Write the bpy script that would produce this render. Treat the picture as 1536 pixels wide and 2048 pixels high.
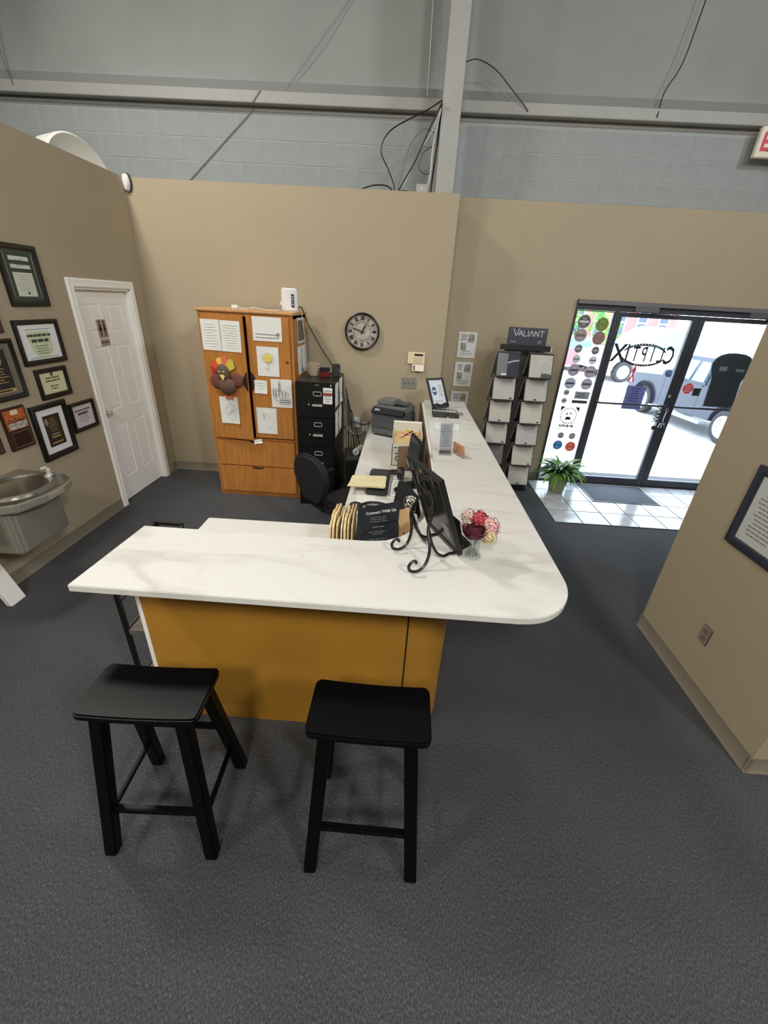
import bpy, bmesh, math, random
from mathutils import Matrix, Vector
random.seed(7)
for o in list(bpy.data.objects): bpy.data.objects.remove(o)
SC = bpy.context.scene
COL = SC.collection
PI = math.pi

# ------------------------------------------------------------ camera
F_PX, PITCH, YAW, ROLL, CAM_H = 824.3, math.radians(26.9), math.radians(-1.37), math.radians(3.22), 2.044
cy, sy, cp, sp = math.cos(YAW), math.sin(YAW), math.cos(PITCH), math.sin(PITCH)
fw = Vector((sy * cp, cy * cp, -sp)); rt = Vector((cy, -sy, 0)); up = rt.cross(fw)
r2 = rt * math.cos(ROLL) + up * math.sin(ROLL); u2 = -rt * math.sin(ROLL) + up * math.cos(ROLL)
cd = bpy.data.cameras.new('camera'); cam = bpy.data.objects.new('camera', cd); COL.objects.link(cam)
m = Matrix.Identity(4)
for i in range(3):
    m[i][0] = r2[i]; m[i][1] = u2[i]; m[i][2] = -fw[i]
m[2][3] = CAM_H
cam.matrix_world = m
cd.sensor_fit = 'HORIZONTAL'; cd.sensor_width = 36; cd.lens = 36 * F_PX / 1536; cd.clip_start = 0.05; cd.clip_end = 300
SC.camera = cam

# ------------------------------------------------------------ world, sun, lamps, exposure
w = bpy.data.worlds.new('world'); SC.world = w; w.use_nodes = True
w.node_tree.nodes['Background'].inputs[0].default_value = (0.66, 0.81, 1.0, 1)
w.node_tree.nodes['Background'].inputs[1].default_value = 8.5
sd = bpy.data.lights.new('sun', 'SUN'); sd.energy = 6.0; sd.angle = 0.02; sd.color = (1, 0.96, 0.9)
so = bpy.data.objects.new('sun', sd); COL.objects.link(so); so.rotation_euler = Vector((0.75, 0.12, 1.2)).to_track_quat('Z', 'Y').to_euler()

def area(name, loc, target, sx, sy_, power, color):
    d = bpy.data.lights.new(name, 'AREA'); d.shape = 'RECTANGLE'; d.size = sx; d.size_y = sy_; d.energy = power; d.color = color
    o = bpy.data.objects.new(name, d); COL.objects.link(o); o.location = loc
    o.rotation_euler = (Vector(loc) - Vector(target)).to_track_quat('Z', 'Y').to_euler()
WARM = (1.0, 0.955, 0.88)
area('high_bay_or_fill_lamp', (-3.1, 3.0, 5.3), (-1.5, 2.6, 0), 0.55, 0.55, 118, WARM)
area('high_bay_or_fill_lamp', (-3.3, -0.6, 5.3), (-1.5, 0.6, 0), 0.55, 0.55, 80, WARM)
area('high_bay_or_fill_lamp', (-0.6, -2.9, 5.1), (-0.3, 0.5, 0), 0.7, 0.7, 145, WARM)
area('high_bay_or_fill_lamp', (3.4, -2.6, 5.3), (0.6, 0.6, 0), 0.8, 0.8, 182, (1.0, 0.97, 0.93))  # added fill lamp, no known fixture; brightens the room from the right
area('high_bay_or_fill_lamp', (4.6, 1.6, 5.3), (-1.0, 2.2, 1.0), 0.8, 0.8, 105, (0.93, 0.96, 1.0))  # added cool fill aimed at the left wall, not a known fixture
SC.view_settings.view_transform = 'Standard'; SC.view_settings.look = 'None'
SC.view_settings.gamma = 1.0; SC.view_settings.use_curve_mapping = False
SC.view_settings.exposure = 0.10

# ------------------------------------------------------------ materials
def lin(c):
    return tuple((x / 255 / 12.92 if x / 255 <= 0.04045 else ((x / 255 + 0.055) / 1.055) ** 2.4) for x in c) + (1,)
MATS = {}
def mat(name, rgb, rough=0.6, metal=0.0, var=0.0, scale=8.0, bump=0.0, bscale=60.0, spec=0.5, emit=0.0, rgb2=None, coat=0.0, stretch=None):
    if name in MATS: return MATS[name]
    m = bpy.data.materials.new(name); m.use_nodes = True; nt = m.node_tree; b = nt.nodes['Principled BSDF']
    c = lin(rgb)
    b.inputs['Base Color'].default_value = c; b.inputs['Roughness'].default_value = rough; b.inputs['Metallic'].default_value = metal
    b.inputs['Specular IOR Level'].default_value = spec; b.inputs['Coat Weight'].default_value = coat
    tc = nt.nodes.new('ShaderNodeTexCoord'); src = tc.outputs['Object']
    if stretch:
        mp = nt.nodes.new('ShaderNodeMapping'); mp.inputs['Scale'].default_value = stretch; nt.links.new(src, mp.inputs[0]); src = mp.outputs[0]
    if var or rgb2:
        n = nt.nodes.new('ShaderNodeTexNoise'); n.inputs['Scale'].default_value = scale; n.inputs['Detail'].default_value = 5
        nt.links.new(src, n.inputs['Vector'])
        r = nt.nodes.new('ShaderNodeValToRGB'); c2 = lin(rgb2) if rgb2 else None
        r.color_ramp.elements[0].position = 0.35; r.color_ramp.elements[1].position = 0.65
        r.color_ramp.elements[0].color = c2 if c2 else tuple(x * (1 - var) for x in c[:3]) + (1,)
        r.color_ramp.elements[1].color = c if c2 else tuple(min(1, x * (1 + var)) for x in c[:3]) + (1,)
        nt.links.new(n.outputs[0], r.inputs[0]); nt.links.new(r.outputs[0], b.inputs['Base Color'])
    if bump:
        n2 = nt.nodes.new('ShaderNodeTexNoise'); n2.inputs['Scale'].default_value = bscale; n2.inputs['Detail'].default_value = 3
        nt.links.new(src, n2.inputs['Vector'])
        bp = nt.nodes.new('ShaderNodeBump'); bp.inputs['Strength'].default_value = bump; bp.inputs['Distance'].default_value = 0.004
        nt.links.new(n2.outputs[0], bp.inputs['Height']); nt.links.new(bp.outputs[0], b.inputs['Normal'])
    if emit:
        b.inputs['Emission Color'].default_value = c; b.inputs['Emission Strength'].default_value = emit
    MATS[name] = m
    return m

def carpet_mat():
    m = mat('carpet', (74, 74, 76), 0.95, spec=0.1)
    nt = m.node_tree; b = nt.nodes['Principled BSDF']; tc = nt.nodes['Texture Coordinate']
    mp = nt.nodes.new('ShaderNodeMapping'); mp.inputs['Scale'].default_value = (1.7, 0.8, 1); mp.inputs['Rotation'].default_value = (0, 0, 0.1)
    nt.links.new(tc.outputs['Object'], mp.inputs[0])
    n = nt.nodes.new('ShaderNodeTexNoise'); n.inputs['Scale'].default_value = 120; n.inputs['Detail'].default_value = 5; n.inputs['Roughness'].default_value = 0.85
    nt.links.new(mp.outputs[0], n.inputs['Vector'])
    r = nt.nodes.new('ShaderNodeValToRGB')
    e = r.color_ramp.elements; e[0].position = 0.36; e[0].color = lin((44, 45, 47)); e[1].position = 0.66; e[1].color = lin((108, 109, 112))
    x = e.new(0.52); x.color = lin((70, 71, 73))
    nt.links.new(n.outputs[0], r.inputs[0])
    n3 = nt.nodes.new('ShaderNodeTexNoise'); n3.inputs['Scale'].default_value = 1.7; n3.inputs['Detail'].default_value = 3
    nt.links.new(tc.outputs['Object'], n3.inputs['Vector'])
    mr = nt.nodes.new('ShaderNodeMapRange'); mr.inputs[1].default_value = 0.35; mr.inputs[2].default_value = 0.65; mr.inputs[3].default_value = 0.9; mr.inputs[4].default_value = 1.05
    nt.links.new(n3.outputs[0], mr.inputs[0])
    mx = nt.nodes.new('ShaderNodeVectorMath'); mx.operation = 'SCALE'
    nt.links.new(r.outputs[0], mx.inputs[0]); nt.links.new(mr.outputs[0], mx.inputs['Scale']); nt.links.new(mx.outputs[0], b.inputs['Base Color'])
    b.inputs['Sheen Weight'].default_value = 0.12; b.inputs['Sheen Roughness'].default_value = 0.45
    bp = nt.nodes.new('ShaderNodeBump'); bp.inputs['Strength'].default_value = 0.6; bp.inputs['Distance'].default_value = 0.004
    nt.links.new(n.outputs[0], bp.inputs['Height']); nt.links.new(bp.outputs[0], b.inputs['Normal'])
    return m

def marble(name, base=(217, 216, 210), vein=(194, 192, 186), rot=0.6, scale=0.9, rough=0.22, width=0.035, sc2=2.2):
    m = mat(name, base, rough); nt = m.node_tree; b = nt.nodes['Principled BSDF']; tc = nt.nodes['Texture Coordinate']
    mp = nt.nodes.new('ShaderNodeMapping'); mp.inputs['Rotation'].default_value = (0, 0, rot); mp.inputs['Scale'].default_value = (scale, scale * 3.2, scale)
    nt.links.new(tc.outputs['Object'], mp.inputs[0])
    fac = None
    for s, wd, st in ((1.0, width, 0.8), (sc2, width * 0.7, 0.35)):
        n = nt.nodes.new('ShaderNodeTexNoise'); n.inputs['Scale'].default_value = s; n.inputs['Detail'].default_value = 7; n.inputs['Roughness'].default_value = 0.45
        nt.links.new(mp.outputs[0], n.inputs['Vector'])
        a = nt.nodes.new('ShaderNodeMath'); a.operation = 'SUBTRACT'; a.inputs[1].default_value = 0.5; nt.links.new(n.outputs[0], a.inputs[0])
        ab = nt.nodes.new('ShaderNodeMath'); ab.operation = 'ABSOLUTE'; nt.links.new(a.outputs[0], ab.inputs[0])
        mr = nt.nodes.new('ShaderNodeMapRange'); mr.inputs[1].default_value = 0; mr.inputs[2].default_value = wd; mr.inputs[3].default_value = st; mr.inputs[4].default_value = 0
        nt.links.new(ab.outputs[0], mr.inputs[0])
        if fac is None: fac = mr.outputs[0]
        else:
            mm = nt.nodes.new('ShaderNodeMath'); mm.operation = 'MAXIMUM'; nt.links.new(fac, mm.inputs[0]); nt.links.new(mr.outputs[0], mm.inputs[1]); fac = mm.outputs[0]
    g = nt.nodes.new('ShaderNodeTexNoise'); g.inputs['Scale'].default_value = 2.1; nt.links.new(tc.outputs['Object'], g.inputs['Vector'])
    gm = nt.nodes.new('ShaderNodeMapRange'); gm.inputs[1].default_value = 0.42; gm.inputs[2].default_value = 0.62; nt.links.new(g.outputs[0], gm.inputs[0])
    ml = nt.nodes.new('ShaderNodeMath'); ml.operation = 'MULTIPLY'; nt.links.new(fac, ml.inputs[0]); nt.links.new(gm.outputs[0], ml.inputs[1])
    mix = nt.nodes.new('ShaderNodeMix'); mix.data_type = 'RGBA'
    mix.inputs[6].default_value = lin(base); mix.inputs[7].default_value = lin(vein)
    nt.links.new(ml.outputs[0], mix.inputs[0]); nt.links.new(mix.outputs[2], b.inputs['Base Color'])
    return m

def glass_mat(name, tint=(1, 1, 1), gloss=0.07, trans=True):
    if name in MATS: return MATS[name]
    m = bpy.data.materials.new(name); m.use_nodes = True; nt = m.node_tree
    nt.nodes.remove(nt.nodes['Principled BSDF']); out = nt.nodes['Material Output']
    t = nt.nodes.new('ShaderNodeBsdfTransparent'); t.inputs[0].default_value = tint + (1,)
    g = nt.nodes.new('ShaderNodeBsdfGlossy'); g.inputs['Roughness'].default_value = 0.03
    mx = nt.nodes.new('ShaderNodeMixShader'); mx.inputs[0].default_value = gloss
    nt.links.new(t.outputs[0], mx.inputs[1]); nt.links.new(g.outputs[0], mx.inputs[2]); nt.links.new(mx.outputs[0], out.inputs[0])
    MATS[name] = m
    return m

def wood(name, a, b_, rough=0.45, rot=(0, 0, 0), sc=(14, 14, 1.2)):
    return mat(name, a, rough, rgb2=b_, scale=3.0, stretch=sc, bump=0.05, bscale=30)

M_TAN = mat('tan_paint', (170, 157, 133), 0.85, var=0.025, scale=1.5, bump=0.25, bscale=220, spec=0.25)
M_BASE = mat('taupe_rubber_base', (128, 120, 104), 0.6, bump=0.05)
M_BLOCK = mat('grey_painted_block', (156, 161, 160), 0.85, var=0.05, scale=3, bump=0.5, bscale=90, spec=0.2)
M_MORTAR = mat('grey_painted_mortar', (166, 171, 170), 0.9)
M_INSUL = mat('grey_insulation_facing', (151, 153, 150), 0.75, var=0.06, scale=1.2, bump=0.7, bscale=260, spec=0.3)
M_STEEL = mat('grey_painted_steel', (160, 160, 154), 0.55, var=0.03, scale=4, bump=0.1, bscale=150)
M_WHITE = mat('white_paint', (248, 246, 240), 0.4, bump=0.03)
M_WPL = mat('white_plastic', (225, 226, 224), 0.35)
M_CARPET = carpet_mat()
M_MARB = marble('white_quartz')
M_MARB2 = marble('white_quartz_desk', rot=-0.5)
M_BLACK = mat('black_paint_gloss', (5, 5, 6), 0.42, spec=0.16)
M_BLKM = mat('black_metal', (16, 16, 17), 0.35, bump=0.1, bscale=120)
M_BLKP = mat('black_plastic', (22, 23, 24), 0.45)
M_DGREY = mat('dark_grey_plastic', (62, 64, 65), 0.5)
M_OAK = wood('honey_oak_laminate', (190, 128, 62), (172, 112, 50))
M_OAKD = wood('honey_oak_trim', (172, 108, 48), (150, 92, 38))
M_MUST = mat('mustard_laminate', (180, 130, 44), 0.5, rgb2=(168, 120, 40), scale=2.5, bump=0.04)
M_PAPER = mat('paper', (226, 227, 222), 0.8, var=0.02, scale=6)
M_PENCIL = mat('pencil_grey', (150, 152, 150), 0.9)
M_INK = mat('black_ink', (35, 34, 34), 0.8)
M_CHROME = mat('chrome', (225, 225, 222), 0.25, 0.55)
M_SATIN = mat('brushed_steel', (190, 188, 180), 0.25, 1.0, var=0.05, scale=20)
M_GLASS = glass_mat('clear_glass', (0.96, 0.98, 0.98), 0.06)
M_ALU = mat('hazed_bronze_aluminium', (66, 68, 76), 0.4, 0.1)  # frame colour lifted towards grey-blue to carry the glare haze
M_RUB = mat('tyre_rubber', (48, 48, 52), 0.8)
M_MAN = mat('manila_card', (228, 208, 164), 0.75, var=0.03)
M_GOLD = mat('gold_foil', (196, 172, 110), 0.35, 0.4)
M_RED = mat('red_paint', (176, 34, 40), 0.5)

# ------------------------------------------------------------ mesh builder
class MB:
    def __init__(s, M=None):
        s.v = []; s.f = []; s.M = M or Matrix.Identity(4)
    def add(s, vs, fs, M=None):
        b = len(s.v); T = s.M @ M if M else s.M
        s.v += [T @ Vector(p) for p in vs]; s.f += [[i + b for i in f] for f in fs]
        return s
    def box(s, x0, x1, y0, y1, z0, z1, M=None):
        vs = [(x, y, z) for z in (z0, z1) for y in (y0, y1) for x in (x0, x1)]
        return s.add(vs, [(0, 2, 3, 1), (4, 5, 7, 6), (0, 1, 5, 4), (2, 6, 7, 3), (0, 4, 6, 2), (1, 3, 7, 5)], M)
    def prism(s, poly, z0, z1, M=None, axis='z'):
        n = len(poly)
        g = {'z': lambda a, b, c: (a, b, c), 'y': lambda a, b, c: (a, c, b), 'x': lambda a, b, c: (c, a, b)}[axis]
        vs = [g(p[0], p[1], z0) for p in poly] + [g(p[0], p[1], z1) for p in poly]
        fs = [list(range(n))[::-1], list(range(n, 2 * n))] + [(i, (i + 1) % n, n + (i + 1) % n, n + i) for i in range(n)]
        return s.add(vs, fs, M)
    def cyl(s, p0, p1, r0, r1=None, n=16, cap=True):
        return s.tube([p0, p1], [r0, r0 if r1 is None else r1], n, cap)
    def tube(s, pts, r, n=8, cap=True, closed=False):
        P = [Vector(p) for p in pts]; k = len(P); R = r if isinstance(r, (list, tuple)) else [r] * k
        vs = []; prev = None
        for i in range(k):
            if closed: t = P[(i + 1) % k] - P[i - 1]
            else: t = P[min(i + 1, k - 1)] - P[max(i - 1, 0)]
            t.normalize()
            if prev is None:
                a = Vector((0, 0, 1)) if abs(t.z) < 0.9 else Vector((1, 0, 0)); x = t.cross(a).normalized()
            else:
                x = (prev - t * prev.dot(t)).normalized()
            prev = x; y = t.cross(x)
            for j in range(n):
                th = 2 * PI * j / n; vs.append(P[i] + (x * math.cos(th) + y * math.sin(th)) * R[i])
        fs = []
        for i in range(k if closed else k - 1):
            a = i * n; b = ((i + 1) % k) * n
            fs += [(a + j, a + (j + 1) % n, b + (j + 1) % n, b + j) for j in range(n)]
        if cap and not closed: fs += [list(range(n))[::-1], [(k - 1) * n + j for j in range(n)]]
        return s.add(vs, fs)
    def lathe(s, prof, c=(0, 0, 0), n=24, M=None, caps=True):
        vs = []
        for r, z in prof:
            for j in range(n):
                th = 2 * PI * j / n; vs.append((c[0] + r * math.cos(th), c[1] + r * math.sin(th), c[2] + z))
        k = len(prof); fs = []
        for i in range(k - 1):
            a = i * n; b = a + n; fs += [(a + j, a + (j + 1) % n, b + (j + 1) % n, b + j) for j in range(n)]
        if caps: fs += [list(range(n))[::-1], [(k - 1) * n + j for j in range(n)]]
        return s.add(vs, fs, M)
    def sph(s, c, rx, ry=None, rz=None, n=16, k=10, M=None):
        ry = rx if ry is None else ry; rz = rx if rz is None else rz
        vs = [(c[0], c[1], c[2] - rz)]
        for i in range(1, k):
            ph = -PI / 2 + PI * i / k
            for j in range(n):
                th = 2 * PI * j / n; vs.append((c[0] + rx * math.cos(ph) * math.cos(th), c[1] + ry * math.cos(ph) * math.sin(th), c[2] + rz * math.sin(ph)))
        vs.append((c[0], c[1], c[2] + rz)); L = len(vs) - 1
        fs = [(0, 1 + (j + 1) % n, 1 + j) for j in range(n)]
        for i in range(k - 2):
            a = 1 + i * n; b = a + n; fs += [(a + j, a + (j + 1) % n, b + (j + 1) % n, b + j) for j in range(n)]
        a = 1 + (k - 2) * n; fs += [(a + j, a + (j + 1) % n, L) for j in range(n)]
        return s.add(vs, fs, M)
    def face(s, pts):
        return s.add(pts, [list(range(len(pts)))])
    def bar(s, p0, p1, w, h, upv=(0, 0, 1)):
        p0 = Vector(p0); p1 = Vector(p1); t = (p1 - p0); L = t.length; t.normalize()
        x = t.cross(Vector(upv));
        if x.length < 1e-4: x = Vector((1, 0, 0))
        x.normalize(); y = x.cross(t)
        M = Matrix(((x.x, t.x, y.x, p0.x), (x.y, t.y, y.y, p0.y), (x.z, t.z, y.z, p0.z), (0, 0, 0, 1)))
        return s.box(-w / 2, w / 2, 0, L, -h / 2, h / 2, M)

WM = {}
def W(o):
    return WM.get(o.name, Matrix.Identity(4))
def obj(name, mb, material, parent=None, bevel=0, smooth=True, label=None, seg=2, group=None, kind=None, cat=None):
    me = bpy.data.meshes.new(name); bm = bmesh.new()
    vs = [bm.verts.new(p) for p in mb.v]
    for f in mb.f:
        try: bm.faces.new([vs[i] for i in f])
        except ValueError: pass
    bmesh.ops.recalc_face_normals(bm, faces=bm.faces)
    if bevel:
        bm.normal_update()
        es = [e for e in bm.edges if len(e.link_faces) == 2 and e.calc_face_angle(0) > 0.6]
        bmesh.ops.bevel(bm, geom=es, offset=bevel, segments=seg, affect='EDGES', clamp_overlap=True)
    T = W(parent) if parent else Matrix.Identity(4)
    if parent: bm.transform(T.inverted())
    bm.to_mesh(me); bm.free()
    if smooth:
        me.polygons.foreach_set('use_smooth', [True] * len(me.polygons)); me.set_sharp_from_angle(angle=math.radians(38))
    me.materials.append(material)
    o = bpy.data.objects.new(name, me); COL.objects.link(o)
    if parent: o.parent = parent
    WM[o.name] = T
    if label: o['label'] = label
    if group: o['group'] = group
    if not kind and parent and name in ('print', 'small_print', 'gold_print', 'plate_print', 'banner_print', 'gear_print', 'rule_lines', 'pencil_lines', 'ink_lines'): kind = 'stuff'
    if kind: o['kind'] = kind
    if cat: o['category'] = cat
    return o
def thing(name, label, cat, loc=(0, 0, 0), rz=0, group=None):
    o = bpy.data.objects.new(name, None); COL.objects.link(o); o.empty_display_size = 0.05
    o.location = loc; o.rotation_euler = (0, 0, rz); o['label'] = label; o['category'] = cat
    if group: o['group'] = group
    WM[o.name] = Matrix.Translation(loc) @ Matrix.Rotation(rz, 4, 'Z')
    return o
def struct(name, mb, material, parent=None, **k):
    return obj(name, mb, material, parent, kind=None if parent else 'structure', **k)
def solo(name, mb, material, label, cat, group=None, **k):
    return obj(name, mb, material, None, label=label, cat=cat, group=group, **k)
def dup(root, loc, rz=0, label=None):
    r = root.copy(); COL.objects.link(r); r.location = loc; r.rotation_euler = (0, 0, rz)
    WM[r.name] = Matrix.Translation(loc) @ Matrix.Rotation(rz, 4, 'Z')
    if label: r['label'] = label
    for ch in list(root.children):
        c = ch.copy(); COL.objects.link(c); c.parent = r
        for g in list(ch.children):
            d = g.copy(); COL.objects.link(d); d.parent = c
    return r
def part_copy(o, parent, M):
    """same mesh as o, placed with M (world) under parent"""
    c = o.copy(); COL.objects.link(c); c.parent = parent; c.matrix_local = W(parent).inverted() @ M if parent else M
    return c
def text(s, size, M, material, parent, name='lettering', align='CENTER', depth=0.0006, bold=0.0, sx=1.0, label=None):
    cu = bpy.data.curves.new('t', 'FONT'); cu.body = s; cu.size = size; cu.align_x = align; cu.align_y = 'CENTER'; cu.extrude = depth; cu.offset = bold; cu.resolution_u = 2
    ob = bpy.data.objects.new('t', cu); me = bpy.data.meshes.new_from_object(ob)
    mb = MB(M @ Matrix.Diagonal((sx, 1, 1, 1))); mb.add([v.co for v in me.vertices], [list(p.vertices) for p in me.polygons])
    bpy.data.objects.remove(ob); bpy.data.curves.remove(cu); bpy.data.meshes.remove(me)
    return obj(name, mb, material, parent, smooth=False, label=label)
def frame_mat(o, u, v):
    u = Vector(u).normalized(); v = Vector(v).normalized(); n = u.cross(v); o = Vector(o)
    return Matrix(((u.x, v.x, n.x, o.x), (u.y, v.y, n.y, o.y), (u.z, v.z, n.z, o.z), (0, 0, 0, 1)))
def PLEFT(y, z, d=0): return frame_mat((-2.817 + d, y, z), (0, 1, 0), (0, 0, 1))
def PY(x, z, y): return frame_mat((x, y, z), (1, 0, 0), (0, 0, 1))      # a plane that faces the room (-y)
def PUP(x, y, z, a=0): return frame_mat((x, y, z), (math.cos(a), math.sin(a), 0), (-math.sin(a), math.cos(a), 0))
def scribble(mb, x0, x1, y0, y1, rows, d=0.0004, h=0.35, center=True, seed=1, words=4, lo=0.5):
    """rows of word-like marks"""
    R = random.Random(seed); rh = (y1 - y0) / rows
    for i in range(rows):
        L = (x1 - x0) * R.uniform(lo, 1.0); xs = (x0 + x1 - L) / 2 if center else x0
        x = xs; yc = y1 - (i + 0.5) * rh
        while x < xs + L - 1e-4:
            wl = min((x1 - x0) / words * R.uniform(0.4, 1.2), xs + L - x)
            mb.box(x, x + wl * 0.85, yc - rh * h / 2, yc + rh * h / 2, 0, d); x += wl
    return mb

XL, YB, YG, HC, HD, XR = -2.817, 4.884, 5.309, 1.062, 0.75, 1.883

# ------------------------------------------------------------ room shell
struct('floor', MB().box(-9, 9, -7, 5.75, -0.12, 0), M_CARPET, smooth=False)
struct('ceiling', MB().box(-9, 9, -7, 6.0, 6.0, 6.1), M_INSUL, smooth=False)
# block wall of the building, with every block above the furring
wb = struct('wall_back', MB().box(-9, 1.90, 5.605, 5.75, 0, 3.742).box(6.4, 9, 5.605, 5.75, 0, 3.742).box(1.90, 6.4, 5.605, 5.75, 2.19, 3.742), M_MORTAR, smooth=False)
blk = None
for row in range(4):
    zc = 2.91 + 0.2 * row + 0.1
    for k in range(-12, 11):
        xc = -0.83 + 0.4265 * (k + 0.5) + (0 if row % 2 == 0 else 0.213)
        if blk is None:
            blk = obj('block', MB(Matrix.Translation((xc, 5.605, zc))).box(-0.2085, 0.2085, -0.0025, 0.02, -0.0955, 0.0955), M_BLOCK, wb, bevel=0.0015, seg=1)
            bx, bz = xc, zc
        else:
            c = blk.copy(); COL.objects.link(c); c.parent = wb; c.location = (xc - bx, random.uniform(-0.0008, 0.0008), zc - bz)
struct('wall_girt', MB().box(-9, 9, 5.50, 5.75, 3.775, 3.868).box(-9, 9, 5.595, 5.75, 3.735, 3.775), M_STEEL, bevel=0.004)
struct('trim_girt_seal', MB().box(-9, 9, 5.575, 5.60, 3.868, 3.962), mat('grey_vinyl_strip', (128, 130, 128), 0.7, bump=0.3, bscale=90))
# insulation facing above the girt, sagging between its seams
mb = MB(); nx, nz = 150, 16; vs = []; fs = []
seams = [-6.2, -4.1, -1.0, 1.15, 2.95, 5.4, 8.0]
for i in range(nx + 1):
    x = -9 + 18 * i / nx
    dmin = min(abs(x - s) for s in seams)
    for k in range(nz + 1):
        z = 3.95 + 2.05 * k / nz; zz = (z - 3.95)
        bulge = 0.055 * min(1, dmin / 0.35) * (1 - math.exp(-zz * 3.5)) + 0.012 * math.sin(x * 2.1 + z) + 0.05 * math.exp(-((zz - 0.05) / 0.05) ** 2)
        vs.append((x, 5.64 - bulge, z))
for i in range(nx):
    for k in range(nz):
        a = i * (nz + 1) + k; fs.append((a, a + nz + 1, a + nz + 2, a + 1))
struct('wall_insulation', mb.add(vs, fs), M_INSUL)
struct('trim_brace', MB().cyl((-2.75, 5.592, 2.92), (-1.69, 5.592, 3.77), 0.005, n=6).cyl((-1.69, 5.493, 3.77), (-1.60, 5.493, 3.868), 0.005, n=6).cyl((-1.40, 5.575, 3.87), (0.28, 5.575, 5.55), 0.0035, n=6), mat('grey_rod', (138, 140, 138), 0.5))
# other sides of the shed
struct('wall_far_left', MB().box(-9.1, -9, -7, 6, 0, 6), M_INSUL, smooth=False)
struct('wall_far_right', MB().box(9, 9.1, -7, 6, 0, 6), M_INSUL, smooth=False)
struct('wall_rear', MB().box(-9, 9, -7.1, -7, 0, 6), M_INSUL, smooth=False)
# steel column
st = struct('column_steel', MB().box(0.205, 0.378, 5.07, 5.083, 0, 6).box(0.205, 0.378, 5.38, 5.393, 0, 6).box(0.287, 0.296, 5.083, 5.38, 0, 6), M_STEEL, smooth=False)
# tan partitions
struct('wall_partition', MB().box(XL - 0.12, 0.435, YB, 5.0, 0, 3.0).box(0.392, 0.435, 5.0, YG, 0, 3.0), M_TAN, smooth=False)
dy0, dy1 = 3.815, 4.605
struct('wall_left', MB().box(XL - 0.12, XL, -7, dy0, 0, 3.0).box(XL - 0.12, XL, dy1, YB, 0, 3.0).box(XL - 0.12, XL, dy0, dy1, 2.03, 3.0), M_TAN, smooth=False)
struct('wall_entrance', MB().box(0.435, 1.915, YG, 5.60, 0, 3.055).box(4.245, 6.4, YG, 5.36, 0, 3.055).box(6.4, 9, YG, 5.60, 0, 3.055).box(1.915, 4.245, YG, 5.60, 2.19, 3.055).box(4.245, 6.4, 5.36, 5.60, 2.19, 3.055), M_TAN, smooth=False)
struct('wall_right', MB().box(XR, 8.9, 1.378, 2.457, 0, 3.0), M_TAN, smooth=False)
def cove(name, pts, nrm):
    """rubber cove base: a strip with a thin toe; pts = list of (x, y) runs, nrm = outward directions"""
    mb = MB()
    for (p, q), n in zip(pts, nrm):
        p = Vector((p[0], p[1], 0)); q = Vector((q[0], q[1], 0)); n = Vector((n[0], n[1], 0))
        pr = [(0, 0.0), (0.014, 0.0), (0.010, 0.008), (0.004, 0.016), (0.003, 0.102), (0, 0.102)]
        vs = [p + n * a + Vector((0, 0, b)) for a, b in pr] + [q + n * a + Vector((0, 0, b)) for a, b in pr]
        k = len(pr); mb.add(vs, [list(range(k)), list(range(k, 2 * k))] + [(i, (i + 1) % k, k + (i + 1) % k, k + i) for i in range(k)])
    return struct(name, mb, M_BASE)
cove('baseboard_left', [((XL, -7), (XL, 3.735)), ((XL, 4.775), (XL, YB))], [(1, 0), (1, 0)])
cove('baseboard_back', [((XL + 0.014, YB), (-1.99, YB)), ((-0.64, YB), (0.16, YB))], [(0, -1), (0, -1)])
cove('baseboard_entrance', [((0.74, YG), (1.915, YG)), ((4.245, YG), (8.9, YG))], [(0, -1), (0, -1)])
cove('baseboard_right', [((XR, 1.364), (XR, 2.47)), ((XR - 0.014, 1.378), (8.8, 1.378)), ((XR - 0.014, 2.457), (8.8, 2.457))], [(-1, 0), (0, -1), (0, 1)])

# restroom door (six panels) in the left wall
d1 = thing('door_1', 'x', 'x', (XL, 4.21, 0)); del d1['category']; d1['label'] = 'white six-panel restroom door in the left wall'; d1['kind'] = 'structure'
mb = MB()
prof = [(0, 0), (0.070, 0), (0.070, 0.010), (0.058, 0.018), (0.030, 0.014), (0.012, 0.019), (0, 0.012)]
for side in (0, 1):
    y0 = dy0 if side == 0 else dy1; sg = -1 if side == 0 else 1
    vs = []
    for z in (0, 2.10):
        for a, b in prof:
            zz = z if z == 0 else 2.03 + a
            vs.append((XL + b, y0 + sg * a, zz))
    k = len(prof); mb.add(vs, [list(range(k)), list(range(k, 2 * k))] + [(i, (i + 1) % k, k + (i + 1) % k, k + i) for i in range(k)])
vs = [(XL + b, dy0 - a, 2.03 + a) for a, b in prof] + [(XL + b, dy1 + a, 2.03 + a) for a, b in prof]
mb.add(vs, [(i, (i + 1) % k, k + (i + 1) % k, k + i) for i in range(k)])
obj('casing', mb, M_WHITE, d1)
obj('jamb', MB().box(XL - 0.12, XL, dy0, dy0 + 0.015, 0, 2.03).box(XL - 0.12, XL, dy1 - 0.015, dy1, 0, 2.03).box(XL - 0.12, XL, dy0, dy1, 2.015, 2.03).box(XL - 0.085, XL - 0.072, dy1 - 0.03, dy1 - 0.015, 0, 2.03), M_WHITE, d1)
ya, yb_ = dy0 + 0.018, dy1 - 0.018; xf = XL - 0.045
leaf = obj('leaf', MB().box(xf - 0.035, xf - 0.004, ya, yb_, 0.012, 2.012), M_WHITE, d1)
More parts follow.
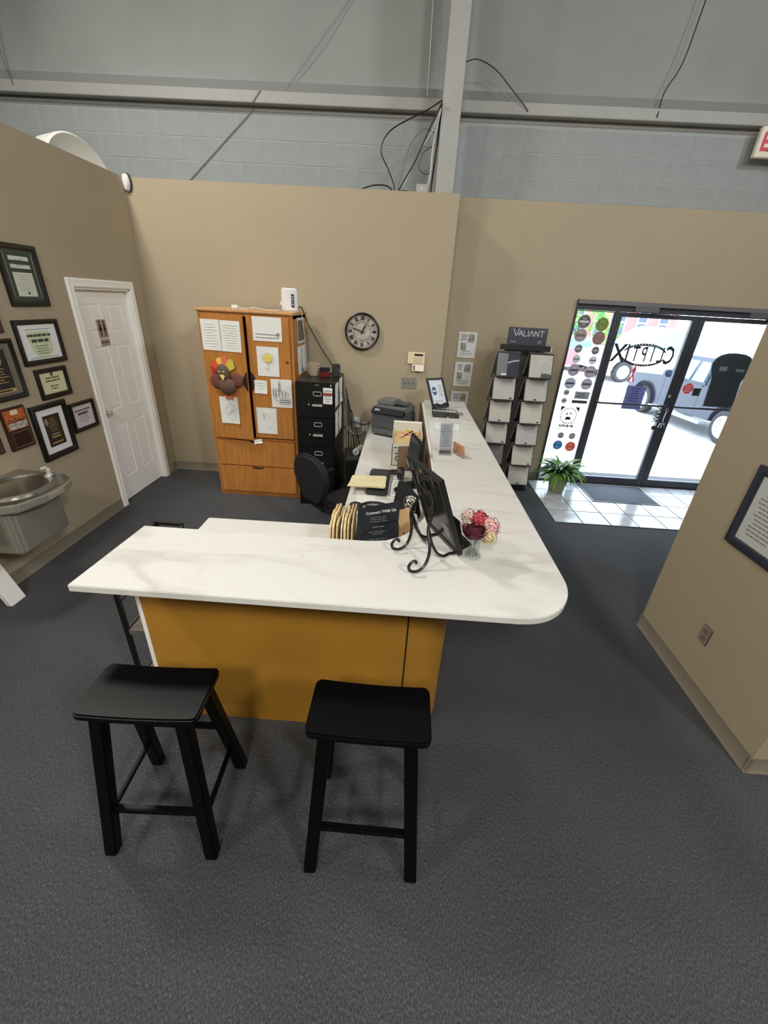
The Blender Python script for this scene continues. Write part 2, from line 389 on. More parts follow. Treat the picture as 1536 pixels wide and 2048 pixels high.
# stiles and rails, proud of the leaf, and raised panels between them
zs = [0.012, 0.27, 0.79, 0.94, 1.60, 1.72, 1.90, 2.012]
mb = MB(); ym = (ya + yb_) / 2
for y0, y1 in ((ya, ya + 0.11), (ym - 0.052, ym + 0.052), (yb_ - 0.11, yb_)): mb.box(xf - 0.005, xf, y0, y1, 0.012, 2.012)
for z0, z1 in ((0.012, 0.25), (0.80, 0.95), (1.54, 1.66), (1.90, 2.012)): mb.box(xf - 0.005, xf + 0.0001, ya, yb_, z0, z1)
obj('stiles_and_rails', mb, M_WHITE, d1)
for z0, z1 in ((0.25, 0.80), (0.95, 1.54), (1.66, 1.90)):
    for y0, y1 in ((ya + 0.11, ym - 0.052), (ym + 0.052, yb_ - 0.11)):
        g = 0.028; mb = MB()
        vs = [(xf - 0.009, y0, z0), (xf - 0.009, y1, z0), (xf - 0.009, y1, z1), (xf - 0.009, y0, z1),
              (xf - 0.010, y0 + 0.008, z0 + 0.008), (xf - 0.010, y1 - 0.008, z0 + 0.008), (xf - 0.010, y1 - 0.008, z1 - 0.008), (xf - 0.010, y0 + 0.008, z1 - 0.008),
              (xf - 0.001, y0 + g, z0 + g), (xf - 0.001, y1 - g, z0 + g), (xf - 0.001, y1 - g, z1 - g), (xf - 0.001, y0 + g, z1 - g)]
        fs = [(8, 9, 10, 11)] + [(a + i, a + (i + 1) % 4, b + (i + 1) % 4, b + i) for a, b in ((0, 4), (4, 8)) for i in range(4)]
        obj('panel', mb.add(vs, fs), M_WHITE, d1, smooth=False)
k_ = obj('door_knob', MB().lathe([(0.028, 0), (0.028, 0.006), (0.012, 0.010), (0.010, 0.030), (0.022, 0.036), (0.027, 0.048), (0.024, 0.058), (0.012, 0.064)], M=PLEFT(ya + 0.06, 0.95, -0.045)), M_CHROME, d1)
t = thing('restroom_sign', 'small brushed restroom sign with two black figures on white door', 'sign', (XL - 0.04, 4.12, 1.54))
R0 = PLEFT(4.13, 1.655, -0.0445)
obj('plate', MB(R0).box(-0.065, 0.065, -0.045, 0.115, 0, 0.003).box(-0.065, 0.065, -0.115, -0.055, 0, 0.003), mat('brushed_plate', (176, 160, 150), 0.35, 0.3), t)
mb = MB(R0)
for cx in (-0.03, 0.03):
    mb.lathe([(0.010, 0.003), (0.010, 0.005)], (cx, 0.095, 0), 12)
    mb.box(cx - 0.006, cx + 0.006, -0.03, 0.04, 0.003, 0.005)
    mb.prism([(cx - 0.008, 0.08), (cx + 0.008, 0.08), (cx + (0.02 if cx < 0 else 0.014), 0.02), (cx - (0.02 if cx < 0 else 0.014), 0.02)], 0.003, 0.005)
obj('figure', mb, M_INK, t)
text('RESTROOM', 0.021, R0 @ Matrix.Translation((0, -0.085, 0.004)), M_INK, t)

# things up on the shed wall
t = thing('white_drum', 'large white round duct end showing above the left wall', 'duct', (-3.15, 4.55, 2.55))
Md = frame_mat((-3.10, 4.72, 2.92), (0.25, 1, 0), (-0.1, 0, 1))
obj('shell', MB(Md).lathe([(0.31, -0.22), (0.35, -0.2), (0.35, 0.0), (0.335, 0.012), (0.31, 0.0), (0.2, -0.02), (0.05, -0.03)], n=40), mat('white_enamel', (205, 205, 195), 0.45, bump=0.1, bscale=20), t)
obj('support', MB().box(-3.2, -3.12, 4.66, 4.78, 0.0, 2.7), M_STEEL, t)
t = thing('wall_sensor', 'small white oval sensor at the top of the left corner', 'sensor', (XL + 0.02, YB - 0.02, 2.95))
Ms = frame_mat((XL + 0.03, YB - 0.0, 2.955), (0.6, 0.8, 0), (0, 0, 1))
Ms = frame_mat((XL + 0.028, YB - 0.012, 2.955), (1, -0.45, 0), (0, 0, 1))
obj('housing', MB(Ms @ Matrix.Diagonal((0.55, 1, 1, 1))).lathe([(0.072, -0.03), (0.072, 0.0), (0.062, 0.02), (0.03, 0.03)], n=24), M_WPL, t)
obj('rim', MB(Ms @ Matrix.Diagonal((0.6, 1, 1, 1))).lathe([(0.079, -0.03), (0.079, -0.008), (0.071, -0.006)], n=24), mat('dark_rim', (70, 68, 60), 0.6), t)

# cable bundle by the column
def bez(pts, n=24):
    """Catmull-Rom through pts"""
    P = [Vector(p) for p in pts]; P = [P[0] * 2 - P[1]] + P + [P[-1] * 2 - P[-2]]; out = []
    for i in range(1, len(P) - 2):
        a, b, c, d = P[i - 1:i + 3]
        for k in range(n):
            t = k / n; out.append(0.5 * ((2 * b) + (c - a) * t + (2 * a - 5 * b + 4 * c - d) * t * t + (3 * b - a - 3 * c + d) * t ** 3))
    out.append(P[-2]); return out
BC = mat('black_cable', (20, 20, 20), 0.5); WC = mat('white_cable', (200, 200, 195), 0.5); GC = mat('grey_cable', (95, 97, 95), 0.6)
NC = [0]
def cable(label, pts, r, m, group='cables hanging by the steel column'):
    if 'hanging' in group and NC[0] < 7: pts = [(p[0], p[1] - 0.035 + 0.020 * NC[0], p[2]) for p in pts]; NC[0] += 1
    return solo('cable', MB().tube(bez(pts, 8), r, 6), m, label, 'cable', group)
yc = 5.06
cable('thick black cable looping widest left of the grey column', [(0.2, yc, 3.70), (0.05, yc, 3.62), (-0.25, yc, 3.48), (-0.34, yc, 3.33), (-0.26, yc, 3.18), (-0.20, yc, 3.06), (-0.2, yc + 0.02, 2.98)], 0.006, BC)
cable('straight black cable dropping diagonally from column to partition top', [(0.2, yc, 3.69), (0.10, yc, 3.5), (-0.02, yc, 3.25), (-0.14, yc, 3.06), (-0.17, yc + 0.02, 2.98)], 0.008, BC)
cable('white cable running beside the diagonal black cable', [(0.19, yc, 3.66), (0.13, yc, 3.5), (0.03, yc - 0.01, 3.35), (-0.07, yc, 3.15), (-0.15, yc, 3.03), (-0.16, yc, 2.98)], 0.006, WC)
cable('white cable falling straight down along the column', [(0.195, yc, 3.66), (0.15, yc, 3.4), (0.145, yc, 3.2), (0.12, yc, 3.04), (0.11, yc, 2.98)], 0.007, WC)
cable('black cable strapped tight against the column side', [(0.2, yc, 3.70), (0.185, yc, 3.4), (0.165, yc, 3.1), (0.16, yc, 2.98)], 0.010, BC)
cable('thin grey cable in the inner loop left of the column', [(0.16, yc, 3.5), (0.05, yc, 3.52), (-0.07, yc, 3.4), (-0.13, yc, 3.2), (-0.17, yc, 3.04), (-0.18, yc, 2.98)], 0.003, GC)
cable('thin black cable loop low beside the column', [(0.17, yc, 3.42), (0.06, yc, 3.35), (0.03, yc, 3.24), (0.10, yc, 3.19), (0.16, yc, 3.22)], 0.003, BC)
cable('black cable lying along the top of the tan partition', [(-0.53, 4.98, 3.012), (-0.4, 4.98, 3.05), (-0.27, 5.0, 3.055), (-0.2, 5.03, 3.02), (-0.1, 5.03, 3.03), (0.0, 5.02, 3.01)], 0.006, BC)
cable('thin black cable arching right of the column to the girt', [(0.38, 5.2, 4.02), (0.5, 5.3, 4.08), (0.68, 5.4, 4.06), (0.85, 5.45, 3.96), (1.02, 5.48, 3.84), (1.07, 5.495, 3.80)], 0.004, BC)
cable('long black cable hanging down the insulation at right', [(2.55, 5.48, 5.2), (2.49, 5.5, 4.6), (2.44, 5.5, 4.2), (2.36, 5.54, 4.0), (2.33, 5.49, 3.80)], 0.005, BC, 'cables on the insulation')
cable('short white cable hanging beside the top of the column', [(0.06, 5.42, 5.3), (0.055, 5.44, 4.7), (0.06, 5.44, 4.2), (0.065, 5.47, 3.87)], 0.005, WC, 'cables on the insulation')
cable('thin cable at the top left over the insulation', [(-4.15, 5.46, 5.2), (-4.12, 5.46, 4.6), (-4.18, 5.5, 4.1), (-4.13, 5.49, 3.83)], 0.005, GC, 'cables on the insulation')
t = thing('junction_box', 'small grey junction box above the partition beside the column', 'junction box', (0.08, 5.05, 3.0))
obj('box', MB().box(0.015, 0.13, 5.005, 5.06, 3.0, 3.085), M_STEEL, t, bevel=0.004)
obj('cover_screw', MB().lathe([(0.004, 0), (0.004, 0.002)], M=PY(0.07, 3.05, 5.004)), M_CHROME, t)

# exit sign, mounted on a bracket from the block wall
t = thing('exit_sign', 'white exit sign with red letters at the upper right edge', 'sign', (3.45, 5.5, 3.45))
obj('housing', MB().box(3.36, 3.775, 5.46, 5.51, 3.525, 3.765), mat('exit_housing', (232, 226, 206), 0.5), t, bevel=0.006)
obj('mounting_bracket', MB().box(3.51, 3.61, 5.51, 5.60, 3.58, 3.70), M_DGREY, t)
text('EXIT', 0.20, PY(3.57, 3.64, 5.458), mat('exit_red', (215, 70, 90), 0.5), t, sx=0.88, bold=0.006)

# ------------------------------------------------------------ storefront: tile apron, mat, sidelight, doors
tf = struct('floor_entry', MB().box(1.775, 4.25, 4.055, 5.30, 0.0, 0.004), mat('tile_grout', (60, 64, 70), 0.8), smooth=False)
M_TILE = mat('ceramic_tile', (192, 193, 194), 0.14, spec=0.35, rgb2=(168, 166, 165), scale=5, bump=0.06, bscale=14)
tl = None
for i in range(9):
    for j in range(5):
        x0, x1 = 1.775 + 0.305 * i, min(1.775 + 0.305 * (i + 1), 4.25); y0, y1 = 4.055 + 0.305 * j, min(4.055 + 0.305 * (j + 1), 5.30)
        if x1 - x0 < 0.02 or y1 - y0 < 0.04: continue
        if tl is None or x1 - x0 < 0.3 or y1 - y0 < 0.3:
            o = obj('tile', MB().box(x0 + 0.005, x1 - 0.005, y0 + 0.005, y1 - 0.005, 0.003, 0.0085), M_TILE, tf, bevel=0.0012, seg=1)
            if tl is None: tl = o
        else:
            c = tl.copy(); COL.objects.link(c); c.parent = tf; c.location = (x0 - 1.775, y0 - 4.055, random.uniform(-0.0006, 0.0006))
t = thing('doormat', 'grey ribbed doormat on the tiles before the glass doors', 'mat', (2.84, 4.95, 0.009))
obj('pile', MB().box(2.455, 3.225, 4.70, 5.20, 0.009, 0.016), mat('mat_pile', (84, 86, 92), 0.95, var=0.15, scale=60, bump=0.8, bscale=200), t)
obj('rubber_border', MB().box(2.43, 3.25, 4.675, 4.70, 0.009, 0.014).box(2.43, 3.25, 5.20, 5.225, 0.009, 0.014).box(2.43, 2.455, 4.70, 5.20, 0.009, 0.014).box(3.225, 3.25, 4.70, 5.20, 0.009, 0.014), M_BLKP, t)

fy0, fy1 = 5.285, 5.345
sf = struct('trim_storefront', MB().box(1.915, 4.245, fy0, fy1, 2.085, 2.19).box(1.915, 1.93, fy0, fy1, 0, 2.085).box(2.357, 2.40, fy0, fy1, 0, 2.085)
            .box(4.205, 4.245, fy0, fy1, 0, 2.085).box(1.93, 2.357, fy0, fy1, 0, 0.022).box(2.40, 4.205, fy0, fy1, 0, 0.012), M_ALU, bevel=0.002)
struct('trim_head', MB().box(1.915, 4.245, fy0 - 0.03, fy0, 2.145, 2.19), mat('taupe_head_trim', (112, 108, 108), 0.5), bevel=0.003)
w1 = thing('window_1', 'x', 'x', (2.143, 5.315, 0)); del w1['category']; w1['label'] = 'narrow glass sidelight covered in round stickers'; w1['kind'] = 'structure'
obj('pane', MB().box(1.93, 2.357, 5.312, 5.318, 0.022, 2.085), M_GLASS, w1, smooth=False)
obj('glazing_bead', MB().box(1.93, 1.938, 5.300, 5.312, 0.03, 2.08).box(2.349, 2.357, 5.300, 5.312, 0.03, 2.08).box(1.938, 2.349, 5.300, 5.312, 2.072, 2.082).box(1.938, 2.349, 5.300, 5.312, 0.024, 0.034), M_ALU, w1)
def glass_door(n, x0, x1, gx0, gx1, label, hinge_left):
    d = thing('door_%d' % n, 'x', 'x', ((x0 + x1) / 2, 5.315, 0)); del d['category']; d['label'] = label; d['kind'] = 'structure'
    obj('pane', MB().box(gx0, gx1, 5.312, 5.318, 0.105, 2.035), M_GLASS, d, smooth=False)
    obj('door_frame', MB().box(x0, gx0, 5.292, 5.336, 0.014, 2.083).box(gx1, x1, 5.292, 5.336, 0.014, 2.083).box(gx0, gx1, 5.292, 5.336, 0.014, 0.105).box(gx0, gx1, 5.292, 5.336, 2.035, 2.083), M_ALU, d, bevel=0.002)
    obj('push_bar', MB().cyl((gx0 - 0.015, 5.235, 1.085), (gx1 + 0.015, 5.235, 1.085), 0.013, n=12).cyl((gx0 - 0.012, 5.235, 1.085), (gx0 - 0.012, 5.293, 1.085), 0.011, n=10).cyl((gx1 + 0.012, 5.235, 1.085), (gx1 + 0.012, 5.293, 1.085), 0.011, n=10), M_ALU, d)
    xc = x0 + 0.27 if hinge_left else x1 - 0.27
    obj('door_closer', MB().box(xc - 0.13, xc + 0.13, 5.235, 5.285, 2.092, 2.145).bar((xc + 0.05, 5.25, 2.088), (xc + 0.35, 5.27, 2.07), 0.02, 0.008), mat('closer_grey', (120, 122, 126), 0.35, 0.5), d, bevel=0.003)
    if hinge_left:
        obj('lock_cylinder', MB().lathe([(0.018, 0), (0.018, 0.006), (0.012, 0.008)], M=PY(x1 - 0.03, 1.20, 5.291)), M_CHROME, d)
        mb = MB()
        for k in range(9): mb.lathe([(0.005, 0), (0.005, 0.003)], M=PY(x0 + 0.02, 0.3 + 0.2 * k, 5.291), n=8)
        obj('screw_heads', mb, M_CHROME, d)
    return d
glass_door(2, 2.403, 3.302, 2.445, 3.235, 'left glass entrance door with the mirrored oval shop logo', True)
glass_door(3, 3.306, 4.203, 3.375, 4.165, 'right glass entrance door with the dark shaped panel on its glass', False)
t = thing('key_ring', 'bunch of keys hanging from the lock between the glass doors', 'keys', (3.262, 5.26, 1.07))
obj('ring', MB().tube([(3.262 + 0.016 * math.cos(a), 5.222, 1.045 + 0.022 * math.sin(a)) for a in [k * PI / 8 for k in range(16)]], 0.0018, 6, closed=True), M_CHROME, t)
obj('lanyard', MB().tube(bez([(3.262, 5.222, 1.023), (3.256, 5.224, 0.96), (3.262, 5.226, 0.90)], 5), 0.004, 6), M_WPL, t)
for k, dx in enumerate((-0.02, 0.0, 0.022)):
    Mk = PY(3.262 + dx, 0.875, 5.226) @ Matrix.Rotation(dx * 18, 4, 'Z')
    obj('key', MB(Mk).lathe([(0.013, 0), (0.013, 0.003)], n=12).box(-0.004, 0.004, -0.05, -0.01, 0, 0.003).box(0.004, 0.008, -0.045, -0.038, 0, 0.003), M_CHROME, t)
t = thing('cable_lock', 'dark coiled bike lock hanging on the left glass door bar', 'lock', (3.17, 5.2, 1.08))
obj('coil', MB().tube([(3.175 + 0.035 * math.cos(a), 5.232 + 0.02 * math.sin(a * 1.0), 1.10 - 0.0065 * a - 0.03 * (1 if a > 12 else a / 12)) for a in [k * 0.4 for k in range(70)]], 0.006, 6), M_BLKP, t)
obj('padlock_body', MB().box(3.14, 3.185, 5.20, 5.222, 0.80, 0.85), M_DGREY, t, bevel=0.006)

# stickers on the glass
def disc(mb, cx, cz, r, y, d=0.0006, n=28, r2=None):
    return mb.lathe([(r, 0), (r, d)], n=n, M=PY(cx, cz, y) @ Matrix.Diagonal((1, (r2 or r) / r, 1, 1)))
def sticker(cx, cz, r, rgb, band, label, word=None, rgb2=(240, 240, 240), grp=None):
    y = 5.3115
    t = thing('window_sticker', label, 'sticker', (cx, y, cz), group='round stickers on the sidelight glass')
    obj('disc', disc(MB(), cx, cz, r, y), mat('vinyl_%d_%d_%d' % rgb, rgb, 0.6), t)
    mb = MB(PY(cx, cz, y - 0.0018))
    mb.tube([(r * 0.88 * math.cos(a), r * 0.88 * math.sin(a), 0) for a in [k * PI / 14 for k in range(28)]], r * 0.02, 4, closed=True)
    obj('ring_print', mb, mat('vinyl_%d_%d_%d' % rgb2, rgb2, 0.6), t)
    if band:
        obj('band', MB(PY(cx, cz, y - 0.0008)).box(-r * 0.72, r * 0.72, -r * 0.16, r * 0.16, 0, 0.0008), mat('vinyl_%d_%d_%d' % band, band, 0.6), t)
    obj('small_print', scribble(scribble(MB(PY(cx, cz, y - 0.0012)), -r * 0.45, r * 0.45, r * 0.25, r * 0.62, 2, seed=int(cz * 100)), -r * 0.45, r * 0.45, -r * 0.62, -r * 0.25, 2, seed=int(cx * 100)), mat('vinyl_%d_%d_%d' % rgb2, rgb2, 0.6), t)
    if word: text(word, r * 0.26, PY(cx, cz, y - 0.0022), M_WPL if band and sum(band) < 400 else M_INK, t)
GR, LG = (98, 96, 98), (182, 178, 184)
sticker(2.045, 1.965, 0.072, GR, (235, 235, 235), 'dark grey round sticker with a white band, top left of sidelight')
sticker(2.255, 1.945, 0.072, (124, 146, 66), None, 'green round sticker at the top right of the sidelight', rgb2=(190, 206, 140))
sticker(2.04, 1.82, 0.072, (168, 158, 158), (130, 122, 122), 'taupe round sticker under the dark grey one')
sticker(2.255, 1.80, 0.072, (158, 124, 122), None, 'reddish brown round sticker under the green one', rgb2=(205, 180, 178))
sticker(2.055, 1.675, 0.045, (120, 118, 122), (225, 225, 228), 'small dark round badge, left of the upper pair of badges')
sticker(2.255, 1.665, 0.045, (104, 102, 104), (220, 220, 222), 'small dark round badge, right of the upper pair of badges')
sticker(2.06, 1.56, 0.048, (222, 222, 226), (140, 138, 142), 'small pale badge with a grey lower half, left of the second pair')
sticker(2.255, 1.555, 0.048, (224, 224, 228), (128, 126, 130), 'small pale badge with a grey lower half, right of the second pair')
sticker(2.06, 1.435, 0.070, (190, 184, 198), (118, 112, 126), 'lilac grey round sticker, left of the middle pair')
sticker(2.26, 1.425, 0.070, (196, 184, 190), (130, 118, 124), 'pinkish grey round sticker, right of the middle pair')
sticker(2.055, 1.28, 0.068, (200, 204, 216), (96, 104, 128), 'pale blue round sticker with a tilted dark band')
sticker(2.255, 1.28, 0.068, (196, 194, 202), (104, 100, 106), 'pale grey round sticker right of the pale blue one')
sticker(2.04, 1.17, 0.036, (190, 190, 194), (110, 110, 112), 'small grey badge beside the rectangular sticker')
sticker(2.035, 1.07, 0.034, (196, 196, 200), (120, 120, 122), 'small grey badge above the gear emblem')
sticker(2.10, 0.63, 0.040, (140, 142, 152), (225, 225, 230), 'small blue grey badge under the gear emblem, left one')
sticker(2.245, 0.63, 0.042, (146, 146, 158), (225, 225, 230), 'small blue grey badge under the gear emblem, right one')
sticker(2.09, 0.50, 0.062, (58, 146, 196), None, 'bright blue round sticker above the potted plant', rgb2=(240, 246, 250))
sticker(2.255, 0.49, 0.066, (222, 116, 104), None, 'coral red round sticker above the potted plant', rgb2=(250, 236, 230))
t = thing('rectangular_sticker', 'silver rectangular sticker with a brown strip beneath on sidelight', 'sticker', (2.235, 5.3115, 1.12))
obj('plate', MB(PY(2.235, 1.145, 5.3115)).box(-0.09, 0.09, -0.045, 0.045, 0, 0.0008), mat('silver_vinyl', (178, 178, 182), 0.5), t)
obj('strip', MB(PY(2.225, 1.065, 5.3115)).box(-0.095, 0.095, -0.02, 0.02, 0, 0.0008), mat('brown_vinyl', (112, 96, 92), 0.5), t)
obj('print', scribble(scribble(MB(PY(2.235, 1.145, 5.3106)), -0.07, 0.05, -0.03, 0.03, 2, seed=5), -0.08, 0.06, -0.09, -0.068, 1, seed=6), M_DGREY, t)
t = thing('gear_emblem_sticker', 'black square gear emblem sticker low on the sidelight', 'sticker', (2.135, 5.3115, 0.85))
mb = MB(PY(2.135, 0.885, 5.3115)); N = 22
vs = []; fs = []
for k in range(N):
    a = 2 * PI * k / N; mb.box(-0.008, 0.008, 0.088, 0.104, 0, 0.0006, Matrix.Rotation(a, 4, 'Z'))
mb.tube([(0.078 * math.cos(a), 0.078 * math.sin(a), 0) for a in [k * PI / 16 for k in range(32)]], 0.003, 4, closed=True)
mb.prism([(-0.04, -0.05), (0.04, -0.05), (0.025, -0.01), (-0.025, -0.01)], 0, 0.0006).prism([(-0.045, 0.0), (-0.02, 0.05), (-0.01, 0.02)], 0, 0.0006).prism([(0.0, 0.03), (0.05, 0.012), (0.015, 0.05)], 0, 0.0006)
for c in ((-1, 1), (1, 1)): mb.prism([(c[0] * 0.115, 0.115), (c[0] * 0.115, 0.05), (c[0] * 0.06, 0.115)], 0, 0.0006)
mb.tube([(-0.11, -0.165, 0), (0.11, -0.165, 0), (0.11, -0.09, 0), (-0.11, -0.09, 0)], 0.004, 4, closed=True)
obj('gear_print', mb, M_INK, t, smooth=False)
obj('banner_print', scribble(MB(PY(2.135, 0.757, 5.3115)), -0.095, 0.095, -0.025, 0.025, 1, h=0.7, seed=3, words=8, lo=0.95), M_INK, t)

# mirrored shop logo on the left door, read from outside
t = thing('door_logo', 'black mirrored oval logo lettering on the left glass door', 'logo', (2.83, 5.321, 1.64))
Mo = frame_mat((2.83, 5.3185, 1.645), (-1, 0, 0), (0, 0, 1))
mb = MB(Mo); pts = []
for s_, w_ in ((1, 0.022), (-1, 0.020)):
    n = 24
    for k in range(n):
        a0 = PI * (0.10 + 0.80 * k / n) * s_; a1 = PI * (0.10 + 0.80 * (k + 1) / n) * s_
        q = [(0.26 * math.cos(a), 0.128 * math.sin(a)) for a in (a0, a1)]
        q2 = [(0.248 * math.cos(a), (0.128 - w_ * 1.35) * math.sin(a)) for a in (a1, a0)]
        mb.prism(q + q2, 0, 0.0006)
obj('oval_band', mb, M_INK, t, smooth=False)
for i, ch in enumerate('CLIPTIX'):
    big = i in (0, 5, 6)
    text(ch, 0.275 if big else 0.235, Mo @ Matrix.Translation(((i - 3) * 0.098 + (0.0), 0.0, 0.001)), M_INK, t, bold=0.006 if big else 0.003, sx=0.58 if i != 6 else 0.8)
for i, ch in enumerate('COUNTERTOP'):
    a = PI / 2 - (i - 4.5) * 0.145
    text(ch, 0.028, Mo @ Matrix.Translation((0.247 * math.cos(a), 0.113 * math.sin(a), -0.0012)) @ Matrix.Rotation((a - PI / 2) * 0.45, 4, 'Z'), M_WPL, t, bold=0.001)
for i, ch in enumerate('DESIGN'):
    a = -PI / 2 + (i - 2.5) * 0.12
    text(ch, 0.026, Mo @ Matrix.Translation((0.247 * math.cos(a), 0.114 * math.sin(a), -0.0012)) @ Matrix.Rotation((a + PI / 2) * 0.45, 4, 'Z'), M_WPL, t, bold=0.001)
t = thing('door_notice', 'blue-backed paper notice taped low on the left glass door', 'notice', (2.86, 5.3115, 1.02))
obj('sheet', MB(PY(2.865, 1.16, 5.3108)).box(-0.115, 0.115, -0.145, 0.135, 0, 0.0008), mat('blue_paper', (128, 132, 178), 0.8), t)
obj('print', scribble(MB(PY(2.865, 1.2, 5.3098)), -0.085, 0.085, -0.10, 0.08, 6, seed=9, words=3), mat('blue_ink', (62, 66, 112), 0.8), t)
t = thing('octagon_sticker', 'pink-red octagonal sticker on the right glass door', 'sticker', (3.47, 5.3115, 1.29))
obj('plate', MB().lathe([(0.065, 0), (0.065, 0.0006)], n=8, M=PY(3.47, 1.30, 5.3112) @ Matrix.Rotation(PI / 8, 4, 'Z')), mat('pink_vinyl', (226, 92, 104), 0.6), t)
obj('print', scribble(MB(PY(3.47, 1.30, 5.3104)), -0.045, 0.045, -0.045, 0.045, 4, seed=2, words=3, h=0.4), M_WPL, t)
solo('square_sticker', MB(PY(3.585, 1.265, 5.3112)).box(-0.045, 0.045, -0.045, 0.045, 0, 0.0008), M_DGREY, 'small dark square sticker beside the pink octagon', 'sticker')
solo('ribbon_sticker', MB(PY(2.775, 1.43, 5.3112)).prism([(-0.03, 0.04), (0, 0.11), (0.02, 0.04), (0.0, 0.0), (0.03, -0.09), (0.012, -0.095), (-0.006, -0.03), (-0.03, -0.10), (-0.045, -0.09), (-0.015, 0.0)], 0, 0.0006), mat('pink_vinyl', (226, 92, 104), 0.6), 'small pink ribbon-shaped sticker under the oval logo', 'sticker')
t = thing('shaped_panel', 'dark slate panel with a rounded head fixed on right door glass', 'panel', (3.85, 5.34, 1.1))
pl = [(-0.155, -0.285), (-0.175, 0.02), (-0.20, 0.09), (-0.225, 0.15), (-0.235, 0.21), (-0.215, 0.265), (-0.17, 0.305), (-0.10, 0.33), (0, 0.338), (0.10, 0.33), (0.17, 0.305), (0.215, 0.265), (0.235, 0.21), (0.225, 0.15), (0.20, 0.09), (0.175, 0.02), (0.20, -0.285)]
obj('board', MB(PY(3.89, 1.385, 5.345)).prism(pl, 0, 0.018), mat('slate_board', (62, 70, 80), 0.7), t)
obj('label_plate', MB(PY(3.80, 1.545, 5.3262)).box(-0.045, 0.045, -0.025, 0.025, 0, 0.001), mat('label_grey', (160, 168, 178), 0.6), t)
obj('label_plate', MB(PY(4.0, 1.535, 5.3262)).box(-0.05, 0.05, -0.014, 0.014, 0, 0.001), mat('label_grey', (160, 168, 178), 0.6), t)

# ------------------------------------------------------------ outside
struct('ground', MB().box(-20, 60, 5.75, 70, -0.35, -0.12), mat('concrete_lot', (196, 192, 188), 0.9, var=0.10, scale=2.5, bump=0.4, bscale=25), smooth=False)
struct('ground_walk', MB().box(0, 9, 5.35, 6.6, -0.12, -0.004), mat('concrete_walk', (205, 203, 200), 0.9, var=0.06, scale=6, bump=0.3, bscale=40), smooth=False)
def vehicle(name, label, cat, loc, rz, S, body, L, wid, prof, cabin, wheels, wr, glassm, group=None):
    """local x forward, y to the left, z up; prof = side outline, cabin = greenhouse outline"""
    t = thing(name, label, cat, loc, rz, group); M = W(t) @ Matrix.Scale(S, 4); h = wid / 2
    obj('body', MB(M).prism(prof, -h, h, axis='y'), body, t, bevel=0.035 * S)
    if cabin:
        n = len(cabin); mb = MB(M); zlo = min(p[1] for p in cabin); zhi = max(p[1] for p in cabin)
        f = lambda z: h * (0.95 - 0.17 * (z - zlo) / (zhi - zlo))
        vs = [(x, -f(z), z) for x, z in cabin] + [(x, f(z), z) for x, z in cabin]
        obj('cab', mb.add(vs, [list(range(n)), list(range(n, 2 * n))] + [(i, (i + 1) % n, n + (i + 1) % n, n + i) for i in range(n)]), body, t, bevel=0.03 * S)
        return t, M, f
    return t, M, None
def wheel(M, t, x, y, r, side):
    Mw = M @ Matrix.Translation((x, y, r)) @ Matrix.Rotation(PI / 2 * side, 4, 'X')
    wl = obj('wheel', MB(Mw).lathe([(r * 0.62, 0.10), (r * 0.9, 0.11), (r * 0.98, 0.08), (r, 0.0), (r * 0.98, -0.10), (r * 0.62, -0.11)], n=30, caps=False), M_RUB, t)
    mb = MB(Mw).lathe([(r * 0.64, 0.02), (r * 0.66, 0.105), (r * 0.60, 0.105), (r * 0.58, 0.04), (r * 0.1, 0.03)], n=30, caps=False)
    for k in range(6):
        a = Matrix.Rotation(k * PI / 3, 4, 'Z'); mb.prism([(-0.045, 0.02), (-0.03, r * 0.61), (0.03, r * 0.61), (0.045, 0.02)], 0.045, 0.085, a)
    mb.lathe([(0.07, 0.04), (0.07, 0.095), (0.04, 0.10)], n=14)
    obj('rim', mb, mat('alloy_rim', (225, 225, 228), 0.35, 0.2), wl)
CARP = mat('grey_car_paint', (40, 46, 62), 0.35, 0.0, coat=0.3)
CGL = mat('car_glass', (116, 176, 200), 0.08, 0.0, spec=0.8)
def arch(cx, r, z0, x0, n=8):
    return [(cx + r * math.cos(a), z0 + r * math.sin(a)) for a in [PI - PI * k / n for k in range(n + 1)]]
def rarch(cx, r, z0, n=9):
    return [(cx + r * math.cos(PI * k / n), z0 + r * math.sin(PI * k / n)) for k in range(n + 1)]
# pickup: rear axle at x=0, front axle at x=3.1
prof = [(-1.15, 0.55), (-1.15, 1.08), (1.0, 1.10), (1.02, 1.14), (2.55, 1.14), (3.8, 1.04), (3.98, 0.90), (4.0, 0.45), (3.62, 0.40)] + rarch(3.1, 0.47, 0.40) + [(2.6, 0.36), (0.5, 0.40)] + rarch(0, 0.47, 0.40) + [(-0.5, 0.5)]
a_ = math.atan2(2.36, -0.19)
t, M, f = vehicle('pickup_truck', 'slate grey pickup truck parked just outside the glass doors', 'truck', (7.05, 8.3, -0.12), a_, 0.86, CARP, 5, 1.75, prof,
    [(1.0, 1.08), (1.12, 1.72), (2.05, 1.72), (2.62, 1.12)], None, 0.38, CGL)
h = 0.875
for xw in (0, 3.1):
    wheel(M, t, xw, h - 0.08, 0.38, -1); wheel(M, t, xw, -h + 0.08, 0.38, 1)
